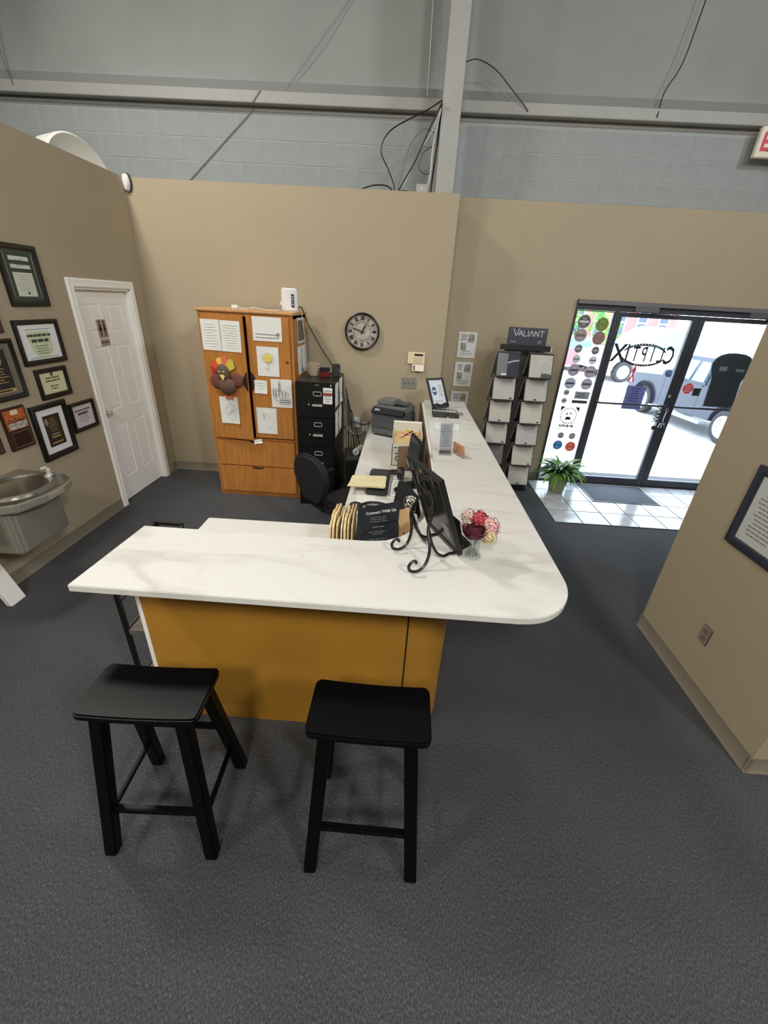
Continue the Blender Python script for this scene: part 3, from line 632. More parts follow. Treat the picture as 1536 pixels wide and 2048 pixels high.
for x0, x1, x2, x3 in ((1.10, 1.17, 1.50, 1.50), (1.60, 1.60, 2.02, 2.36)):
    obj('side_window', MB(M).add([(x0, h * 0.955, 1.18), (x3, h * 0.955, 1.18), (x2, h * 0.80, 1.64), (x1, h * 0.80, 1.64), (x0, h * 0.9, 1.18), (x3, h * 0.9, 1.18), (x2, h * 0.75, 1.64), (x1, h * 0.75, 1.64)],
        [(0, 1, 2, 3), (4, 5, 6, 7), (0, 1, 5, 4), (1, 2, 6, 5), (2, 3, 7, 6), (3, 0, 4, 7)]), CGL, t, smooth=False)
obj('windscreen', MB(M).add([(2.56, -0.76, 1.19), (2.56, 0.76, 1.19), (2.09, 0.64, 1.68), (2.09, -0.64, 1.68), (2.60, -0.76, 1.16), (2.60, 0.76, 1.16), (2.12, 0.64, 1.70), (2.12, -0.64, 1.70)], [(0, 1, 2, 3), (4, 5, 6, 7), (0, 1, 5, 4), (1, 2, 6, 5), (2, 3, 7, 6), (3, 0, 4, 7)]), CGL, t, smooth=False)
obj('running_board', MB(M).box(0.55, 2.55, h - 0.03, h + 0.16, 0.30, 0.36), mat('step_steel', (215, 216, 220), 0.3, 0.4), t, bevel=0.012)
obj('wing_mirror', MB(M).box(2.12, 2.28, h + 0.02, h + 0.22, 1.14, 1.32), CARP, t, bevel=0.03)
obj('door_handle', MB(M).box(1.22, 1.40, h, h + 0.03, 0.96, 1.0), M_BLKP, t, bevel=0.006)
obj('front_bumper', MB(M).box(3.9, 4.12, -0.86, 0.86, 0.42, 0.66), mat('bumper', (120, 124, 136), 0.4), t, bevel=0.05)
obj('grille', MB(M).box(3.97, 4.01, -0.55, 0.55, 0.70, 0.88), M_DGREY, t, bevel=0.01)
obj('headlight', MB(M).box(3.75, 4.0, 0.60, 0.885, 0.72, 0.90), mat('lamp_lens', (220, 222, 226), 0.1), t, bevel=0.03)
obj('fender_flare', MB(M).add(*(lambda q: ([(x, h - 0.02, z) for x, z in q] + [(x, h + 0.05, z) for x, z in q], [(i, i + 1, len(q) + i + 1, len(q) + i) for i in range(len(q) - 1)]))(rarch(3.1, 0.50, 0.40, 12))), CARP, t)
obj('door_seam', MB(M).box(1.04, 1.055, h - 0.005, h + 0.004, 0.48, 1.12).box(2.40, 2.415, h - 0.005, h + 0.004, 0.48, 1.12), M_DGREY, t)
# white van further back
WHP = mat('white_car_paint', (228, 230, 232), 0.3, coat=0.4)
prof = [(-1.0, 0.45), (-1.05, 1.1), (2.9, 1.1), (3.6, 0.95), (3.7, 0.4), (3.3, 0.38)] + rarch(2.8, 0.42, 0.36) + [(2.3, 0.3), (0.5, 0.3)] + rarch(0, 0.42, 0.36)
t, M, f = vehicle('white_van', 'white van parked behind the pickup truck', 'van', (10.6, 17.2, -0.12), PI + 0.12, 1.0, WHP, 4.7, 1.85, prof, [(-1.0, 1.05), (-0.85, 1.85), (1.6, 1.85), (2.6, 1.08)], None, 0.35, CGL)
for xw in (0, 2.8):
    wheel(M, t, xw, 0.84, 0.35, -1); wheel(M, t, xw, -0.84, 0.35, 1)
for s in (1, -1):
    obj('side_window', MB(M).prism([(0.2, 1.16), (0.25, 1.74), (1.5, 1.74), (2.2, 1.16)], 0.70 * s, 0.875 * s, axis='y'), CGL, t, smooth=False)
obj('windscreen', MB(M).add([(2.5, -0.8, 1.15), (2.5, 0.8, 1.15), (1.7, 0.72, 1.8), (1.7, -0.72, 1.8), (2.56, -0.8, 1.14), (2.56, 0.8, 1.14), (1.74, 0.72, 1.82), (1.74, -0.72, 1.82)], [(0, 1, 2, 3), (4, 5, 6, 7), (0, 1, 5, 4), (1, 2, 6, 5), (2, 3, 7, 6), (3, 0, 4, 7)]), CGL, t, smooth=False)
prof = [(-0.8, 0.4), (-0.85, 0.85), (-0.3, 0.9), (2.5, 0.85), (3.2, 0.72), (3.3, 0.35), (2.9, 0.3)] + rarch(2.5, 0.36, 0.3) + [(2.0, 0.25), (0.5, 0.25)] + rarch(0, 0.36, 0.3)
REDP = mat('red_car_paint', (196, 120, 120), 0.35, coat=0.4)
t, M, f = vehicle('red_sedan', 'pale red sedan far across the lot behind the sidelight', 'car', (7.9, 19.2, -0.12), PI * 0.97, 1.0, REDP, 4.2, 1.7, prof, [(-0.4, 0.84), (0.2, 1.32), (1.3, 1.32), (2.1, 0.82)], None, 0.31, CGL)
for xw in (0, 2.5):
    wheel(M, t, xw, 0.76, 0.31, -1); wheel(M, t, xw, -0.76, 0.31, 1)
obj('side_window', MB(M).prism([(0.0, 0.9), (0.3, 1.26), (1.2, 1.26), (1.75, 0.9)], 0.66, 0.79, axis='y').prism([(0.0, 0.9), (0.3, 1.26), (1.2, 1.26), (1.75, 0.9)], -0.66, -0.79, axis='y'), CGL, t)
# red brick building across the street
t = thing('brick_building', 'red brick building with white framed windows across the street', 'building', (11, 24, -0.12))
obj('wall', MB().box(8.2, 13.9, 24, 30, -0.12, 5.0), mat('red_brick_wall', (178, 112, 108), 0.9, var=0.12, scale=30, bump=0.4, bscale=60), t, smooth=False)
obj('roof', MB().box(7.9, 14.2, 23.7, 30.3, 5.0, 5.25), mat('white_trim', (228, 226, 222), 0.7), t)
obj('plinth', MB().box(8.18, 13.9, 23.96, 24.0, -0.12, 0.6), mat('white_trim', (228, 226, 222), 0.7), t)
for i in range(5):
    x = 8.9 + 1.08 * i
    f_ = obj('window', MB().box(x - 0.27, x + 0.27, 23.94, 24.02, 0.95, 2.55), mat('white_trim', (228, 226, 222), 0.7), t)
    obj('pane', MB().box(x - 0.2, x + 0.2, 23.925, 23.945, 1.04, 1.72).box(x - 0.2, x + 0.2, 23.925, 23.945, 1.8, 2.46), mat('dark_window', (70, 78, 96), 0.15), f_)
# bushes
LEAFG = mat('bush_leaf', (128, 172, 74), 0.7, rgb2=(84, 140, 52), scale=3)
t = thing('roadside_bush', 'leafy green bush across the lot above the red sedan', 'bush', (7.4, 21.5, -0.12))
mb = MB(); R = random.Random(3)
for k in range(900):
    a, b = R.uniform(0, 2 * PI), R.uniform(-0.4, 1); r = R.uniform(0.75, 1.0)
    c = Vector((7.6 + 2.6 * r * math.cos(a) * math.sqrt(1 - max(b, 0) ** 2 * 0.8), 21.5 + 0.9 * math.sin(a), 1.15 + 1.35 * b * r)); s_ = R.uniform(0.08, 0.18)
    d = Vector((R.uniform(-1, 1), R.uniform(-1, 1), R.uniform(-1, 1))).normalized(); e = d.orthogonal().normalized()
    mb.face([c - d * s_, c + e * s_ * 0.5, c + d * s_, c - e * s_ * 0.5])
obj('foliage', mb, LEAFG, t, kind='stuff')
obj('trunk', MB().cyl((7.6, 21.5, -0.12), (7.6, 21.5, 1.2), 0.12, 0.07).cyl((6.4, 21.5, -0.12), (6.5, 21.5, 1.0), 0.09, 0.05).cyl((8.8, 21.5, -0.12), (8.7, 21.5, 1.0), 0.09, 0.05), mat('bark', (92, 76, 60), 0.9), t)

# ------------------------------------------------------------ oak storage cabinet
CX0, CX1, CY, CYB = -1.975, -1.063, 4.242, 4.80
t = thing('storage_cabinet', 'honey oak two-door cabinet with drawers, covered in taped drawings', 'cabinet', ((CX0 + CX1) / 2, 4.5, 0))
cab = t
obj('carcass', MB().box(CX0, CX0 + 0.02, CY, CYB, 0, 1.89).box(CX1 - 0.02, CX1, CY, CYB, 0, 1.89).box(CX0, CX1, CYB - 0.01, CYB, 0, 1.89).box(CX0, CX1, CY, CYB, 0.655, 0.675).box(CX0, CX1, CY + 0.01, CYB, 0.0, 0.035).box(CX0, CX0 + 0.035, CY - 0.001, CY + 0.015, 0, 1.89).box(CX1 - 0.035, CX1, CY - 0.001, CY + 0.015, 0, 1.89).box(CX0, CX1, CY, CYB - 0.02, 1.86, 1.89), M_OAK, t, smooth=False)
obj('top', MB().box(CX0 - 0.02, CX1 + 0.015, CY - 0.025, CYB + 0.01, 1.89, 1.917), wood('pale_oak', (206, 162, 112), (196, 150, 100)), t, bevel=0.008)
Mdl = Matrix.Translation((CX0 + 0.037, CY - 0.004, 0)) @ Matrix.Rotation(-0.10, 4, 'Z')
dl = obj('door', MB(Mdl).box(0, 0.415, -0.018, 0, 0.672, 1.872), M_OAK, t, bevel=0.003)
dr = obj('door', MB().box(-1.510, CX1 - 0.037, CY - 0.018, CY - 0.001, 0.69, 1.872), M_OAK, t, bevel=0.003)
half = [(0.05 * math.sin(PI * k / 12), -0.10 + 0.2 * k / 12) for k in range(13)]
obj('finger_pull', MB(Mdl @ frame_mat((0.412, -0.0185, 1.27), (1, 0, 0), (0, 0, 1))).prism([(-a, b) for a, b in half], 0, 0.002), mat('dark_recess', (40, 26, 18), 0.8), dl)
obj('finger_pull', MB(PY(-1.507, 1.27, CY - 0.0185)).prism(half, 0, 0.002), mat('dark_recess', (40, 26, 18), 0.8), dr)
for z0, z1 in ((0.362, 0.648), (0.05, 0.352)):
    d = obj('drawer', MB().box(CX0 + 0.037, CX1 - 0.037, CY - 0.016, CY + 0.3, z0, z1), M_OAK, t, bevel=0.003)
    obj('finger_pull', MB(PY((CX0 + CX1) / 2, z1 - 0.002, CY - 0.0165)).prism([(0.07 * math.cos(PI + PI * k / 10), 0.022 * math.sin(PI + PI * k / 10)) for k in range(11)], 0, 0.002), mat('dark_recess', (40, 26, 18), 0.8), d)
obj('edge_trim', MB().box(CX0 + 0.02, CX1 - 0.02, CY - 0.012, CY, 0.652, 0.668), M_OAKD, t, bevel=0.002)
obj('plinth', MB().box(CX0, CX1, CY - 0.006, CY, 0.0, 0.045), M_OAKD, t, bevel=0.002)

def sheet(name, label, M, w_, h_, rows=0, seed=1, draw=None, m=None, ink=None, grp='papers taped to the oak cabinet', curl=0.004, cat='paper', part=None):
    """paper sheet centred on M, slightly curled"""
    R = random.Random(seed); n = 6; vs = []; fs = []
    for i in range(n + 1):
        for k in range(n + 1):
            x = -w_ / 2 + w_ * i / n; y = -h_ / 2 + h_ * k / n
            vs.append((x, y, 0.0012 + curl * (abs(i / n - 0.5) * 2) ** 3 * R.uniform(0.3, 1) + curl * 0.5 * (1 - k / n) ** 3))
    for i in range(n):
        for k in range(n):
            a = i * (n + 1) + k; fs.append((a, a + n + 1, a + n + 2, a + 1))
    b = len(vs); vs += [(v[0], v[1], v[2] + 0.0005) for v in vs]; fs += [[j + b for j in f] for f in fs[:]]
    t = thing(name, label, cat, (M @ Vector((0, 0, 0.002))), group=grp); M0 = M; M = M @ Matrix.Translation((0, 0, 0.0012))
    obj('sheet', MB(M0).add(vs, fs), m or M_PAPER, t)
    if rows: obj('print', scribble(MB(M), -w_ * 0.4, w_ * 0.4, -h_ * 0.4, h_ * 0.4, rows, d=0.0042, seed=seed, h=0.25, words=6), ink or M_PENCIL, t)
    if draw: draw(t, M)
    return t
ad = frame_mat((0, 0, 0), (1, 0, 0), (0, 0, 1))
def on_left(x, z, a=0): return Mdl @ frame_mat((x - CX0 - 0.037, -0.018, z), (1, 0, 0), (0, 0, 1)) @ Matrix.Rotation(a, 4, 'Z')
def on_right(x, z, a=0): return PY(x, z, CY - 0.018) @ Matrix.Rotation(a, 4, 'Z')
M_FAINT = mat('faint_pencil', (220, 221, 217), 0.9)
sheet('drawing', 'blank-looking pencilled sheet at the top left corner of cabinet', on_left(-1.852, 1.685), 0.19, 0.275, 9, 1, ink=M_FAINT)
sheet('drawing', 'pencilled sheet beside the door gap, right of the top left one', on_left(-1.652, 1.682, -0.01), 0.20, 0.275, 10, 2, ink=M_FAINT)
def d_scrib(t, M):
    mb = MB(M @ Matrix.Translation((0, 0, 0.007))); R = random.Random(5)
    for k in range(4):
        c = (R.uniform(-0.03, 0.03), R.uniform(-0.05, 0.05)); r = R.uniform(0.02, 0.05)
        mb.tube([(c[0] + r * math.cos(a) * R.uniform(0.8, 1.2), c[1] + r * math.sin(a) * R.uniform(0.8, 1.2), 0) for a in [j * PI / 6 for j in range(12)]], 0.0009, 4, closed=True)
    obj('pencil_lines', mb, M_PENCIL, t)
sheet('drawing', 'crumpled pencil drawing low on the left cabinet door under turkey', on_left(-1.748, 0.972, 0.01), 0.20, 0.272, 0, 3, d_scrib, curl=0.010)
def d_top(t, M):
    obj('pencil_lines', scribble(MB(M), -0.12, 0.12, -0.09, -0.03, 2, d=0.0042, seed=4, h=0.3, words=9, lo=0.95), M_PENCIL, t)
    obj('dark_scribble', MB(M @ Matrix.Translation((0.105, -0.045, 0.007))).tube([(0.012 * math.cos(a) * (1 + 0.4 * math.sin(3 * a)), 0.018 * math.sin(a), 0) for a in [j * PI / 8 for j in range(16)]], 0.0016, 4, closed=True).bar((-0.02, -0.015, 0), (0.0, 0.015, 0), 0.003, 0.001), M_INK, t)
sheet('drawing', 'wide landscape pencil drawing at the top of right cabinet door', on_right(-1.31, 1.762, -0.005), 0.28, 0.212, 0, 4, d_top)
def d_flower(t, M):
    M2 = M @ Matrix.Translation((0.0, 0.035, 0.0068))
    obj('yellow_blossom', MB(M2).prism([((0.032 + 0.010 * (k % 2)) * math.cos(k * PI / 7), (0.036 + 0.008 * (k % 2)) * math.sin(k * PI / 7)) for k in range(14)], 0, 0.0006), mat('yellow_crayon', (222, 208, 84), 0.9), t)
    mb = MB(M2); mb.tube([(0.056 * math.cos(a) * (1 + 0.12 * math.sin(5 * a)), 0.045 * math.sin(a), 0.001) for a in [j * PI / 10 for j in range(20)]], 0.0011, 4, closed=True)
    mb.tube([(0, -0.045, 0.001), (0.004, -0.08, 0.001), (-0.012, -0.115, 0.001)], 0.0012, 4).tube([(-0.035, -0.085, 0.001), (-0.01, -0.11, 0.001), (0.025, -0.085, 0.001)], 0.0010, 4)
    obj('pencil_lines', mb, mat('brown_pencil', (150, 128, 112), 0.9), t)
sheet('drawing', 'drawing of a yellow flower on the right cabinet door', on_right(-1.322, 1.468, -0.01), 0.215, 0.275, 0, 5, d_flower)
sheet('note', 'small curled note in the middle of the right cabinet door', on_right(-1.412, 1.223, -0.02), 0.13, 0.13, 4, 6, ink=M_FAINT, curl=0.012)
def d_castle(t, M):
    mb = MB(M @ Matrix.Translation((0, 0, 0.007))); W2 = 0.0014
    L = lambda pts: mb.tube([(x, y, 0) for x, y in pts], W2, 4)
    L([(-0.028, 0.02), (-0.024, 0.10), (-0.018, 0.125), (-0.010, 0.10), (-0.006, 0.02)]); L([(-0.022, 0.03), (-0.018, 0.10)])
    for k in range(5):
        x = -0.075 + 0.032 * k; L([(x - 0.014, -0.03 - 0.004 * k), (x - 0.012, 0.04 - 0.008 * k), (x, 0.055 - 0.008 * k), (x + 0.012, 0.04 - 0.008 * k), (x + 0.014, -0.03)])
    L([(-0.085, 0.03), (-0.075, -0.06), (-0.03, -0.075)]); L([(-0.06, 0.0), (-0.05, -0.05)])
    for k in range(3): L([(-0.02 - 0.006 * k, -0.045 - 0.02 * k), (0.085, -0.05 - 0.02 * k), (0.085, -0.066 - 0.02 * k), (-0.02 - 0.006 * k, -0.062 - 0.02 * k)])
    obj('ink_lines', mb, M_INK, t)
sheet('drawing', 'black ink drawing of books and candles on the right cabinet door', on_right(-1.205, 1.168, 0.0), 0.212, 0.28, 0, 7, d_castle)
def d_small(t, M):
    mb = MB(M @ Matrix.Translation((-0.03, 0.05, 0.007))); mb.tube([(0, 0.03, 0), (0.004, 0, 0), (0, -0.03, 0)], 0.003, 4).tube([(0.02, 0.03, 0), (0.04, 0.01, 0), (0.06, 0.0, 0)], 0.001, 4).tube([(0.03, -0.1, 0), (0.05, -0.12, 0), (0.08, -0.1, 0)], 0.001, 4)
    obj('pencil_lines', mb, M_PENCIL, t)
sheet('drawing', 'faint pencil drawing at the bottom of the right cabinet door', on_right(-1.378, 0.878, -0.01), 0.212, 0.272, 0, 8, d_small)
t = sheet('paper_scrap', 'torn paper scrap stuck at the foot of the door gap', on_right(-1.485, 0.652, 0.2), 0.09, 0.045, 0, 9, curl=0.03)
Msd = lambda y, z: frame_mat((CX1 + 0.001, y, z), (0, 1, 0), (0, 0, 1))
def d_photo(t, M): obj('dark_photo', MB(M).box(-0.12, 0.12, -0.095, 0.095, 0.004, 0.0062), mat('brown_photo', (112, 96, 84), 0.6, var=0.1, scale=40), t)
sheet('framed_print', 'brown print with a white border on the cabinet side', Msd(4.53, 1.75), 0.30, 0.235, 0, 10, d_photo, curl=0.002)
sheet('drawing', 'front one of two sheets on the cabinet side', Msd(4.43, 1.47), 0.17, 0.27, 7, 11, ink=M_FAINT)
sheet('drawing', 'rear one of two sheets on the cabinet side', Msd(4.62, 1.47), 0.17, 0.27, 7, 12, ink=M_FAINT)
solo('sticky_mark', MB(PY(-1.135, 1.475, CY - 0.0185)).prism([(-0.02, -0.01), (0.0, 0.015), (0.02, 0.0), (0.015, -0.02)], 0, 0.001), mat('brown_mark', (104, 62, 30), 0.7), 'small brown mark on the right cabinet door beside the flower drawing', 'mark')
t = thing('wall_tab', 'tiny white tab sticking out left of the cabinet', 'tab', (-2.02, 4.86, 1.43))
obj('tab', MB().box(-2.05, -2.0, 4.868, 4.883, 1.42, 1.445), M_WPL, t, bevel=0.003)

# paper turkey
t = thing('paper_turkey', 'paper turkey with brown round body and bright tail feathers', 'decoration', (-1.75, 4.18, 1.3))
BR, BR2 = mat('brown_tissue', (98, 76, 62), 0.9, bump=0.6, bscale=120), mat('maroon_card', (112, 68, 58), 0.85)
Tk = on_left(-1.745, 1.28)
cols = [((150, 44, 52), 188, 0.135), ((190, 52, 50), 168, 0.145), ((220, 84, 52), 146, 0.15), ((238, 196, 84), 112, 0.14), ((226, 112, 90), 84, 0.15), ((196, 178, 72), 52, 0.15), ((208, 190, 76), 36, 0.13)]
for k, (c, adeg, L) in enumerate(cols):
    Mf = Tk @ Matrix.Translation((-0.005, 0.075, 0.010 + 0.002 * k)) @ Matrix.Rotation(math.radians(adeg), 4, 'Z')
    obj('tail_feather', MB(Mf).prism([(0.03, -0.022), (L * 0.8, -0.034), (L * 0.96, -0.024), (L, 0), (L * 0.96, 0.024), (L * 0.8, 0.034), (0.03, 0.022)], 0, 0.002), mat('card_%d' % k, c, 0.85), t)
obj('body', MB(Tk @ Matrix.Translation((0.025, -0.055, 0.0465))).sph((0, 0, 0), 0.090, 0.080, 0.045), BR, t)
obj('head', MB(Tk @ Matrix.Translation((-0.002, 0.070, 0.05)) @ Matrix.Rotation(0.25, 4, 'Z')).sph((0, 0, 0), 0.066, 0.084, 0.035), BR, t)
for s_, rr in ((-1, 0.5), (1, -0.4)):
    obj('wing', MB(Tk @ Matrix.Translation((s_ * 0.112 + 0.012, -0.008 + 0.012 * s_, 0.026)) @ Matrix.Rotation(rr, 4, 'Z')).sph((0, 0, 0), 0.062, 0.068, 0.014), BR2, t)
obj('beak', MB(Tk @ Matrix.Translation((0.0, 0.03, 0.082))).prism([(-0.026, 0.018), (-0.012, 0.028), (0.016, 0.026), (0.028, 0.014), (0.006, -0.028)], 0, 0.004), mat('beak_yellow', (232, 210, 120), 0.8), t)
for x in (-0.025, 0.018):
    e = obj('eye', MB(Tk @ Matrix.Translation((x, 0.082, 0.080))).lathe([(0.011, 0), (0.011, 0.003), (0.006, 0.005)], n=14), mat('eye_card', (206, 190, 150), 0.6), t)
    obj('pupil', MB(Tk @ Matrix.Translation((x + 0.002, 0.078, 0.084))).lathe([(0.005, 0), (0.005, 0.003)], n=10), M_INK, e)
for x in (-0.005, 0.04):
    mb = MB(Tk @ Matrix.Translation((x, -0.135, 0.02)))
    mb.box(-0.006, 0.006, -0.03, 0.02, 0, 0.004)
    for a in (-0.7, 0, 0.7): mb.box(-0.005, 0.005, -0.032, 0, 0, 0.004, Matrix.Translation((0, -0.026, 0)) @ Matrix.Rotation(a, 4, 'Z'))
    obj('foot', mb, mat('orange_card', (224, 100, 60), 0.8), t)

# things on the cabinet
t = thing('wifi_router', 'white upright router with a blue label on cabinet top', 'router', (-1.13, 4.45, 1.917))
Mr = Matrix.Translation((-1.135, 4.45, 1.9175)) @ Matrix.Rotation(0.12, 4, 'Z')
obj('body', MB(Mr).prism([(-0.075, -0.04), (-0.03, -0.055), (0.03, -0.055), (0.075, -0.04), (0.075, 0.04), (-0.075, 0.04)], 0, 0.205), M_WPL, t, bevel=0.012)
obj('label', MB(Mr).box(0.02, 0.048, -0.058, -0.0535, 0.04, 0.155), mat('navy_label', (44, 52, 92), 0.5), t, bevel=0.001)
obj('print', scribble(MB(Mr @ frame_mat((0.034, -0.058, 0.0975), (1, 0, 0), (0, 0, 1))), -0.008, 0.008, -0.045, 0.045, 4, seed=5, words=2), M_WPL, t)
obj('button', MB(Mr @ frame_mat((-0.05, -0.048, 0.03), (1, -0.3, 0), (0, 0, 1))).lathe([(0.009, 0), (0.009, 0.003)], n=14), mat('pale_grey', (200, 202, 204), 0.4), t)
obj('antenna_flap', MB(Mr).prism([(-0.078, 0.06), (-0.105, 0.055), (-0.085, 0.10)], 0, 0.006, axis='y'), M_WPL, t)
t = thing('power_adapter', 'small white adapter with a thin cord on cabinet top', 'adapter', (-1.70, 4.5, 1.917))
obj('body', MB().box(-1.735, -1.67, 4.48, 4.52, 1.917, 1.95), M_WPL, t, bevel=0.006)
obj('cord', MB().tube(bez([(-1.67, 4.5, 1.93), (-1.6, 4.5, 1.921), (-1.5, 4.46, 1.935), (-1.4, 4.52, 1.921), (-1.27, 4.5, 1.925), (-1.225, 4.47, 1.935)], 5), 0.0035, 6), M_WPL, t)
solo('cable', MB().tube(bez([(-1.07, 4.48, 1.96), (-1.03, 4.5, 1.95), (-0.98, 4.55, 1.8), (-0.84, 4.60, 1.55), (-0.74, 4.62, 1.40), (-0.72, 4.62, 1.345)], 6), 0.005, 6), BC, 'black cable slanting from the router to the filing cabinet', 'cable')
solo('cable', MB().tube(bez([(-1.075, 4.5, 1.95), (-1.045, 4.52, 1.93), (-1.04, 4.56, 1.8), (-1.045, 4.66, 1.6), (-1.05, 4.74, 1.3)], 6), 0.005, 6), WC, 'white cord running down the side of the oak cabinet', 'cable')

# ------------------------------------------------------------ filing cabinet
FX0, FX1, FY = -1.035, -0.649, 4.10
t = thing('filing_cabinet', 'tall black four-drawer filing cabinet beside the oak cabinet', 'filing cabinet', (-0.84, 4.45, 0))
obj('case', MB().box(FX0, FX1, FY, 4.78, 0.0, 1.32), M_BLKM, t, bevel=0.004)
for k in range(4):
    z1 = 1.275 - 0.305 * k; z0 = z1 - 0.295
    d = obj('drawer', MB().box(FX0 + 0.012, FX1 - 0.012, FY - 0.014, FY - 0.001, z0, z1), M_BLKM, t, bevel=0.004)
    xm = -0.815
    mb = MB(); zz = z1 - 0.06
    for a in ((-0.042, 0.042, -0.022, -0.016), (-0.042, 0.042, 0.016, 0.022), (-0.042, -0.036, -0.022, 0.022), (0.036, 0.042, -0.022, 0.022)):
        mb.box(xm + a[0], xm + a[1], FY - 0.019, FY - 0.0135, zz + a[2], zz + a[3])
    obj('label_holder', mb, M_CHROME, d)
    obj('pull', MB().box(xm - 0.05, xm + 0.05, FY - 0.035, FY - 0.0135, z1 - 0.170, z1 - 0.162).box(xm - 0.05, xm + 0.05, FY - 0.037, FY - 0.033, z1 - 0.178, z1 - 0.162), M_CHROME, d)
    obj('latch', MB().cyl((xm - 0.085, FY - 0.012, z1 - 0.166), (xm - 0.085, FY - 0.026, z1 - 0.166), 0.007), M_CHROME, d)
obj('lock', MB().cyl((FX1 - 0.035, FY + 0.002, 1.298), (FX1 - 0.035, FY - 0.006, 1.298), 0.008), M_CHROME, t)
obj('badge', MB().box(-0.84, -0.80, FY - 0.004, FY + 0.001, 1.291, 1.303), M_SATIN, t)
def d_lab(t, M):
    obj('red_band', MB(M).box(-0.045, 0.045, 0.005, 0.03, 0.004, 0.0058), mat('label_red', (150, 60, 56), 0.7), t)
sheet('drawer_label', 'white and red label on the top filing drawer', PY(-0.712, 1.20, FY - 0.0145), 0.09, 0.155, 5, 20, d_lab, grp='papers on the filing cabinet', curl=0.001)
Mfs = lambda y, z: frame_mat((FX1 + 0.001, y, z), (0, 1, 0), (0, 0, 1))
for i, (y, z, hh) in enumerate(((4.22, 1.19, 0.23), (4.46, 1.19, 0.25), (4.22, 0.90, 0.26), (4.46, 0.90, 0.26))):
    sheet('posted_sheet', ['front upper', 'rear upper', 'front lower', 'rear lower'][i] + ' sheet of the four on the filing cabinet side', Mfs(y, z) @ Matrix.Rotation(0.02 * (i - 1), 4, 'Z'), 0.20, hh, 8, 30 + i, ink=M_FAINT, grp='papers on the filing cabinet', curl=0.014 if i == 1 else 0.004)
def cup(name, label, c, r, hgt, m, cat, parts=None):
    t = thing(name, label, cat, c)
    obj('body', MB().lathe([(r * 0.8, 0), (r * 0.85, 0.004), (r, hgt), (r * 0.93, hgt), (r * 0.78, 0.008)], c, 24), m, t)
    return t
t = cup('beaded_holder', 'sparkling beaded candle cup on the filing cabinet', (-0.93, 4.50, 1.32), 0.052, 0.13, mat('bead_base', (190, 176, 148), 0.3, 0.2), 'cup')
bd = None
for i in range(7):
    for j in range(16):
        a = 2 * PI * (j + 0.5 * (i % 2)) / 16; rr = 0.045 + 0.0095 * i / 7 + 0.001
        Mx = Matrix.Translation((-0.93 + rr * math.cos(a), 4.50 + rr * math.sin(a), 1.333 + 0.0175 * i))
        if a > 0.3 and a < PI - 0.3: continue
        if bd is None:
            bd = obj('bead', MB(Mx).sph((0, 0, 0), 0.0075, n=8, k=5), mat('crystal_bead', (206, 194, 168), 0.15, 0.3), t); Mb0 = Mx
        else: part_copy(bd, t, Mx @ Mb0.inverted() @ W(t))
t = thing('red_stapler', 'black-topped dark red gadget on the filing cabinet', 'stapler', (-0.80, 4.48, 1.32))
obj('base', MB().box(-0.865, -0.745, 4.44, 4.50, 1.32, 1.365), mat('dark_red', (110, 26, 30), 0.35), t, bevel=0.010)
obj('top', MB().box(-0.862, -0.755, 4.45, 4.51, 1.385, 1.41).box(-0.865, -0.84, 4.46, 4.50, 1.36, 1.39).box(-0.858, -0.75, 4.44, 4.455, 1.372, 1.400), M_BLKP, t, bevel=0.008)
t = thing('desk_gadget', 'dark upright box at the right end of the filing cabinet top', 'box', (-0.70, 4.52, 1.32))
obj('body', MB().box(-0.735, -0.655, 4.48, 4.56, 1.32, 1.445), mat('dark_green_plastic', (40, 46, 44), 0.5), t, bevel=0.008)
obj('led', MB().box(-0.664, -0.655, 4.474, 4.481, 1.38, 1.39), M_GOLD, t)

# ------------------------------------------------------------ back wall: clock, keypad, switch plate, outlets
t = thing('wall_clock', 'round black-rimmed wall clock with roman numerals', 'clock', (-0.463, 4.88, 1.55))
CK = PY(-0.463, 1.752, 4.883)
obj('rim', MB(CK).lathe([(0.160, 0.0), (0.187, 0.0), (0.187, 0.035), (0.178, 0.042), (0.170, 0.035), (0.166, 0.008)], n=56, caps=False), mat('clock_rim', (34, 28, 27), 0.35), t)
fc = obj('face', MB(CK).lathe([(0.172, 0.0), (0.172, 0.010)], n=48), mat('aged_dial', (186, 178, 168), 0.7, rgb2=(148, 138, 130), scale=14), t)
mb = MB(CK)
mb.tube([(0.092 * math.cos(a), 0.092 * math.sin(a), 0.0102) for a in [j * PI / 24 for j in range(48)]], 0.0022, 4, closed=True)
obj('ring_print', mb, M_INK, fc)
for i, s_ in enumerate(['XII', 'I', 'II', 'III', 'IV', 'V', 'VI', 'VII', 'VIII', 'IX', 'X', 'XI']):
    a = -i * PI / 6
    text(s_, 0.056, CK @ Matrix.Rotation(a, 4, 'Z') @ Matrix.Translation((0, 0.130, 0.0106)), M_INK, fc, name='numeral', sx=0.62, bold=0.0035)
for nm, L, w_, a in (('minute_hand', 0.128, 0.007, math.radians(73)), ('hour_hand', 0.092, 0.011, math.radians(-27))):
    obj(nm, MB(CK @ Matrix.Rotation(a, 4, 'Z')).prism([(-w_ / 2, -0.03), (w_ / 2, -0.03), (w_ * 0.7, L * 0.6), (0, L), (-w_ * 0.7, L * 0.6)], 0.015, 0.018), M_INK, t)
obj('hub', MB(CK).lathe([(0.009, 0.01), (0.009, 0.021)], n=16), M_INK, t)
CRM = mat('cream_plastic', (226, 212, 172), 0.5)
t = thing('alarm_keypad', 'cream alarm keypad with an open flap on the back wall', 'keypad', (0.15, 4.87, 1.36))
